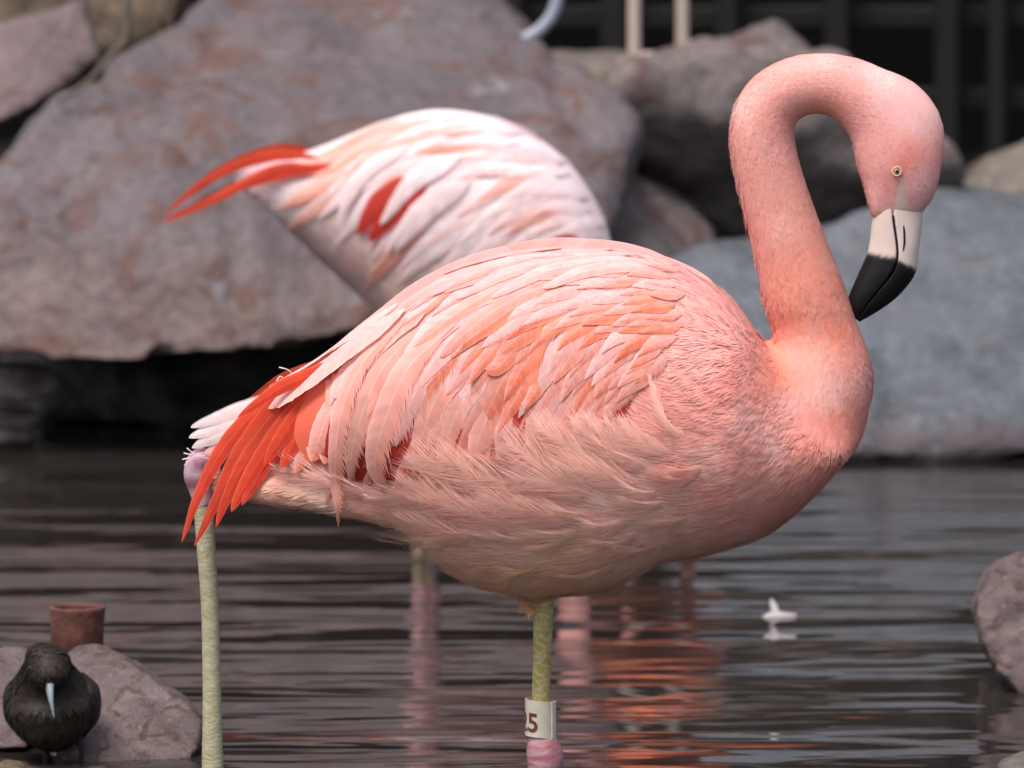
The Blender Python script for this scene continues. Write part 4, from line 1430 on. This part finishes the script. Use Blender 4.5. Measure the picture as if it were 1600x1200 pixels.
while x > 520:
    L = np.interp(x, [500, 700, 950], [165, 150, 84])
    W = np.interp(x, [500, 700, 950], [36, 36, 27])
    y = top2(x) + 3 + (ci % 2) * W * .4
    while y < bot2(x):
        if not (555 < x < 665 and y > 275 and random.random() < .8):
            xx, yy = x + random.uniform(-6, 6), y + random.uniform(-3, 3)
            pts = [(xx, yy)]
            for i in range(5):
                v = idw(np.array([xx]), np.array([yy]), W2, 3)[0]
                v /= np.linalg.norm(v)
                xx += v[0] * L / 5
                yy += v[1] * L / 5
                pts.append((xx, yy))
            add2(pts, W * random.uniform(.85, 1.15), 'faror' if random.random() < .20 else 'far', off=.003 + random.uniform(-.0006, .0006), lift=.0026, arch=.06, rows=20, fringe=(.02, .15), orange=random.uniform(0, .75), blunt=.25, wpow=.8)
        y += W * .62
    x -= L * .34
    ci += 1
Vm, Fm = join_vf([(a, b) for a, b, c in mp2])
fw = new_mesh('far_side_feathers', Vm, Fm, M_FEATHER, fl2, np.vstack([c for a, b, c in mp2]), base=b2)
fw['kind'] = 'stuff'
for dx, dyy in ((0, 0.0), (17, .06)):
    V, F, C = scaly_leg([(662 + dx, 700, 11), (658 + dx, 770, 10.5), (656 + dx, 790, 14), (655 + dx, 806, 17), (655 + dx, 824, 14)], D1 + dyy, (.42, .17, .20), (.5, .22, .24), rows_px=10, nper=6)
    lg = new_mesh('leg', V, F, M_LEG, fl2, C, base=b2)
    V, F, C = scaly_leg([(655 + dx, 820, 11), (654 + dx, 900, 10), (652 + dx, 1060, 11)], D1 + dyy, (.20, .14, .08), (.24, .18, .10), rows_px=12, nper=6, net=.1)
    new_mesh('shank', V, F, M_LEG, lg, C, base=b2)
    V, F = webbed_foot(P(652 + dx, 1060, D1 + dyy), .08)
    new_mesh('foot', V, F, M_LEG, lg, np.tile((.5, .36, .2), (len(V), 1)), base=b2)

# ------------------------------------------------------------------ the third flamingo, on the bank: legs in view, body above the frame
D2 = 10.35
b3 = P(1000, 92, D2)
fl3 = thing('flamingo', 'flamingo standing on the tan rock, only its two pale legs in view', 'flamingo', b3)
bz = b3.z
fac = 1.0
c3 = Vector((P(1130, 0, D2).x, D2, bz + .58))
mid = np.array([P(850, 930, D0)[:]])
Vb = (BV - mid) * fac
Vb[:, 0] *= 1
Vb[:, 1] += 0
V3 = Vb + np.array([P(1080, 0, D2).x, D2, bz + .45])
b3c = main_col(bpx, bpy_) * np.array((.97, .50, .28))
new_mesh('body', V3, BF, M_PLUME, fl3, b3c, base=b3)
for x0, x1, yb_, dyy in ((990, 991, 98, 0.0), (1063, 1066, 80, .05)):
    pa = P(x1, yb_, D2 + dyy)
    top_ = Vector((pa.x, pa.y, pa.z + .28))
    hip = Vector((P(1045, 0, D2).x, D2 + dyy * .4, bz + .50))
    V, F = tube(catmull([pa[:], ((pa + top_) / 2)[:], top_[:], ((top_ + hip) / 2)[:], hip[:]], 40), np.interp(np.linspace(0, 1, 40), [0, .45, .5, .55, 1], [.0105, .0105, .016, .0105, .014]), n=16)
    lg = new_mesh('leg', V, F, M_SKIN, fl3, np.tile((.42, .34, .29), (len(V), 1)), base=b3)
    V, F = webbed_foot(pa + Vector((0, 0, .008)), .07)
    new_mesh('foot', V, F, M_SKIN, lg, np.tile((.36, .28, .24), (len(V), 1)), base=b3)
mp_ = P(1446, 326, D0)
cb = [(a - np.array(mid) + np.array([P(1080, 0, D2).x, D2, bz + .45])) for a in (np.array([v.co[:] for v in low.data.vertices]) + np.array(fl_base), np.array([v.co[:] for v in upp.data.vertices]) + np.array(fl_base))]
for nm, vv, src in (('lower_bill', cb[0], low), ('upper_bill', cb[1], upp)):
    o = src.copy()
    col.objects.link(o)
    o.name = nm
    o.parent = fl3
    dlt = vv[0] - (np.array(src.data.vertices[0].co) + np.array(fl_base))
    o.location = Vector(dlt) + fl_base - b3

# ------------------------------------------------------------------ a fourth flamingo wading behind the preening one: its orange back shows only as a reflection
D4 = 8.7
b4 = P(1030, 800, D4)
b4.z = 0
fl4 = thing('flamingo', 'orange flamingo with tucked head wading behind the preening one, glimpsed as a reflection', 'flamingo', b4)
ax = [(0, .20, .02), (.05, .208, .05), (.14, .213, .08), (.24, .215, .097), (.34, .215, .100), (.42, .21, .085), (.48, .20, .05), (.50, .20, .02)]
V, F = tube(catmull([(b4.x, b4.y - .22 + y0, z0) for y0, z0, r0 in ax], 30), np.interp(np.linspace(0, 1, 30), np.linspace(0, 1, len(ax)), [r0 for _, _, r0 in ax]), n=24)
Vn, Fn = tube(catmull([(b4.x, b4.y + .22, .20), (b4.x + .03, b4.y + .22, .25), (b4.x + .05, b4.y + .10, .27), (b4.x + .04, b4.y - .02, .26)], 20), np.linspace(.04, .026, 20), n=16)
V4, F4 = remesh(*join_vf([(V, F), (Vn, Fn)]), .007, 6)
new_mesh('body', V4, F4, M_PLUME, fl4, np.tile((.82, .21, .085), (len(V4), 1)), base=b4)
tufts(V4, F4, D4, lambda a, b: np.tile((-.2, .3), (len(a), 1)), lambda a, b: np.tile((.82, .21, .085), (len(a), 1)), 1600, lambda a, b: np.tile((.03, .015), (len(a), 1)), strands=6, base=b4, parent=fl4, sw=.0018)
V, F = tube(catmull([(b4.x + .04, b4.y - .03, .255), (b4.x + .035, b4.y - .07, .245), (b4.x + .03, b4.y - .09, .21)], 10), np.linspace(.018, .003, 10), n=12)
new_mesh('bill', V, F, M_BILL, fl4, np.tile((.02, .02, .02), (len(V), 1)), base=b4)
for sg in (-1, 1):
    V, F = tube([(b4.x + sg * .04, b4.y, .15), (b4.x + sg * .04, b4.y + .01, -.3)], [.011, .009], n=10)
    new_mesh('leg', V, F, M_LEG, fl4, np.tile((.30, .11, .08), (len(V), 1)), base=b4)

# ------------------------------------------------------------------ small dark bird (brown grackle) on the near stones
DG = 6.36
gb = P(82, 1188, DG)
gr = thing('small_bird', 'small dark brown bird with a pale grey bill, looking down on the stones', 'bird', gb)
M_GR = col_mat('dark brown plumage', rough=.6, spec=.25, bump=.25, bscale=260)
V, F = join_vf([neck_tube([(88, 1160, 18), (85, 1142, 46), (80, 1112, 66), (77, 1082, 66), (76, 1058, 50), (76, 1036, 37), (78, 1014, 33), (80, 1001, 19)], DG, [1, .95, .95, .95, .95, .95, .95, .95], dy=[.03, .02, 0, -.002, -.012, -.024, -.03, -.03]),
                neck_tube([(80, 1030, 36), (84, 1048, 26), (86, 1060, 12)], DG, dy=[-.03, -.045, -.05])])
VG, FG = remesh(V, F, .0035, 8)
gs = Surf(VG, FG, DG)
qx, qy = to_px(VG)
cg = np.tile((.018, .0125, .009), (len(VG), 1)) * np.interp(qy, [1000, 1060, 1130, 1170], [.55, .8, 1.15, 1.0])[:, None]
new_mesh('body', VG, FG, M_GR, gr, cg, base=gb)
tufts(VG, FG, DG, lambda a, b: np.tile((0.05, 1.0), (len(a), 1)), lambda a, b: np.tile((.024, .0165, .0115), (len(a), 1)), 2600, lambda a, b: np.stack([np.interp(b, [1000, 1060, 1120], [.006, .009, .014]), np.interp(b, [1000, 1060, 1120], [.003, .005, .007])], 1),
      strands=6, base=gb, parent=gr, sw=.001, white=(.035, .025, .018), deep=(.010, .007, .006), mat=M_GR, exclude=lambda a, b, c: (np.abs(a - 84) < 8) & (b > 1050) & (b < 1075) & (c[:, 1] < DG))
for nm, r0, pp_ in (('upper_bill', 6.5, [(84, 1056, -.052), (87, 1078, -.062), (92, 1108, -.066)]), ('lower_bill', 5.5, [(81, 1060, -.048), (85, 1082, -.056), (90, 1104, -.060)])):
    path = [(P(x, y, DG) + Vector((0, dy_, 0)))[:] for x, y, dy_ in catmull(pp_, 14)]
    V, F = tube(path, np.linspace(r0, .8, 14) * DG / FPX, n=12)
    new_mesh(nm, V, F, M_BILL, gr, np.tile((.20, .23, .26), (len(V), 1)), base=gb)
for ex, ey in ((47, 1044), (112, 1040)):
    h_, n_ = gs.hit(ex, ey)
    if h_ is not None:
        V, F = disc_ball(h_, 3.6 * DG / FPX, n_, .7, 12, 8)
        new_mesh('eye', V, F, M_PUPIL, gr, base=gb)
for sgn, x0 in ((-1, 18), (1, 140)):
    pts = [(80 + sgn * 44, 1056), (80 + sgn * 61, 1085), (80 + sgn * 62, 1120), (80 + sgn * 46, 1158)]
    path = [(P(x, y, DG) + Vector((0, .012, 0)))[:] for x, y in catmull(pts, 20)]
    V, F = tube(path, np.interp(np.linspace(0, 1, 20), [0, .3, .7, 1], [6, 15, 13, 2]) * DG / FPX, n=14, flat=2.4)
    new_mesh('wing', V, F, M_GR, gr, np.tile((.012, .009, .007), (len(V), 1)), base=gb)
V, F = tube([(P(84, 1150, DG) + Vector((0, .05, 0)))[:], (P(88, 1168, DG) + Vector((0, .14, .01)))[:]], [.012, .02], n=12, flat=1.0)
new_mesh('tail', V, F, M_GR, gr, np.tile((.02, .016, .014), (len(V), 1)), base=gb)
for x in (66, 122):
    p0, p1 = P(x, 1150, DG), P(x + 4, 1200, DG)
    pr = [tube([p0[:], ((p0 + p1) / 2 + Vector((.002, .004, 0)))[:], p1[:]], [.0042, .0026, .0024], n=10)]
    for an in (-.6, 0, .6):
        pr.append(tube([p1[:], (p1 + Vector((math.sin(an) * .016, -math.cos(an) * .02, -.003)))[:]], [.0024, .001], n=8))
    pr.append(tube([p1[:], (p1 + Vector((0, .014, -.003)))[:]], [.0024, .001], n=8))
    V, F = join_vf(pr)
    new_mesh('leg', V, F, M_GR, gr, np.tile((.02, .018, .017), (len(V), 1)), base=gb)

# ------------------------------------------------------------------ clay pipe stub
DP = 6.62
pc = P(120, 1012, DP)
rp = 43 * DP / FPX
prof = [(rp * .96, 0), (rp * .97, .03), (rp * 1.02, .0455), (rp * 1.03, .048), (rp * 1.0, .0495), (rp * .86, .0495), (rp * .84, .047), (rp * .82, -.002)]
zb = pc.z - .012
V, F = [], []
for r_, z_ in prof:
    for a in np.linspace(0, 2 * np.pi, 40, endpoint=False):
        V.append((pc.x + r_ * math.cos(a) + z_ * .02, pc.y + r_ * math.sin(a), zb + z_ * 1.12))
for i in range(len(prof)):
    for j in range(40):
        i2 = (i + 1) % len(prof)
        F.append((i * 40 + j, i * 40 + (j + 1) % 40, i2 * 40 + (j + 1) % 40, i2 * 40 + j))
M_CLAY = plain_mat('red clay', (0.10, 0.036, 0.027), .7, .3, .4, 60, .3)
o = new_mesh('clay_pipe', V, F, M_CLAY, base=(pc.x, pc.y, zb))
o.location = (pc.x, pc.y, zb)
tag(o, 'short stub of red clay pipe behind the small dark bird', 'pipe')

# ------------------------------------------------------------------ floating feather, hose, roots
fd = H / ((965 + 316) / FPX)
fpz = P(1212, 972, fd)


class Flat:
    d = fd

    def hit(s, x, y):
        return None, None


ff = thing('floating_feather', 'small white feather floating upright on the pond', 'feather', fpz)
for nm, pts, wd in (('vane', [(1218, 975), (1212, 957), (1205, 936)], 13), ('vane', [(1190, 965), (1214, 963), (1244, 961)], 15)):
    V, F, C, Nn = feather(Flat(), pts, wd, 'white', off=0, lift=0, rows=20, fringe=(.9, .9), blunt=.3, arch=.3)
    new_mesh(nm, V, F, M_FEATHER, ff, np.clip(C * 1.0, 0, .92), base=fpz)
M_HOSE = plain_mat('pale blue hose', (.26, .28, .34), .4, .5, .1, 20)
V, F = tube([P(x, y, 10.1)[:] for x, y in catmull([(800, 75), (826, 58), (848, 42), (866, 16), (876, -30), (880, -80)], 30)], .0095, n=12)
o = new_mesh('hose', V, F, M_HOSE, base=P(800, 75, 10.1))
o.location = P(800, 75, 10.1)
tag(o, 'thin pale blue hose rising behind the great slab', 'hose')
M_ROOT = plain_mat('grey root', (.12, .10, .085), .8, .2, .3, 40, .3)
for k_, (pts, r_, lb) in enumerate((([(198, -40), (200, 10), (196, 60), (170, 90), (140, 125), (90, 160)], .006, 'thin grey root curving down between rose boulder and great slab'),
                                   ([(140, -40), (132, 12), (146, 60), (152, 96)], .005, 'thin root hanging along the right edge of the rose boulder'),
                                   ([(262, -40), (258, 10), (266, 40)], .006, 'short root hanging above the brown stone'))):
    a = P(pts[0][0], pts[0][1], 9.75)
    V, F = tube([P(x, y, 9.75)[:] for x, y in catmull(pts, 24)], np.linspace(r_, r_ * .6, 24), n=8)
    o = new_mesh('root', V, F, M_ROOT, base=a)
    o.location = a
    tag(o, lb, 'root', 'roots above the great slab')
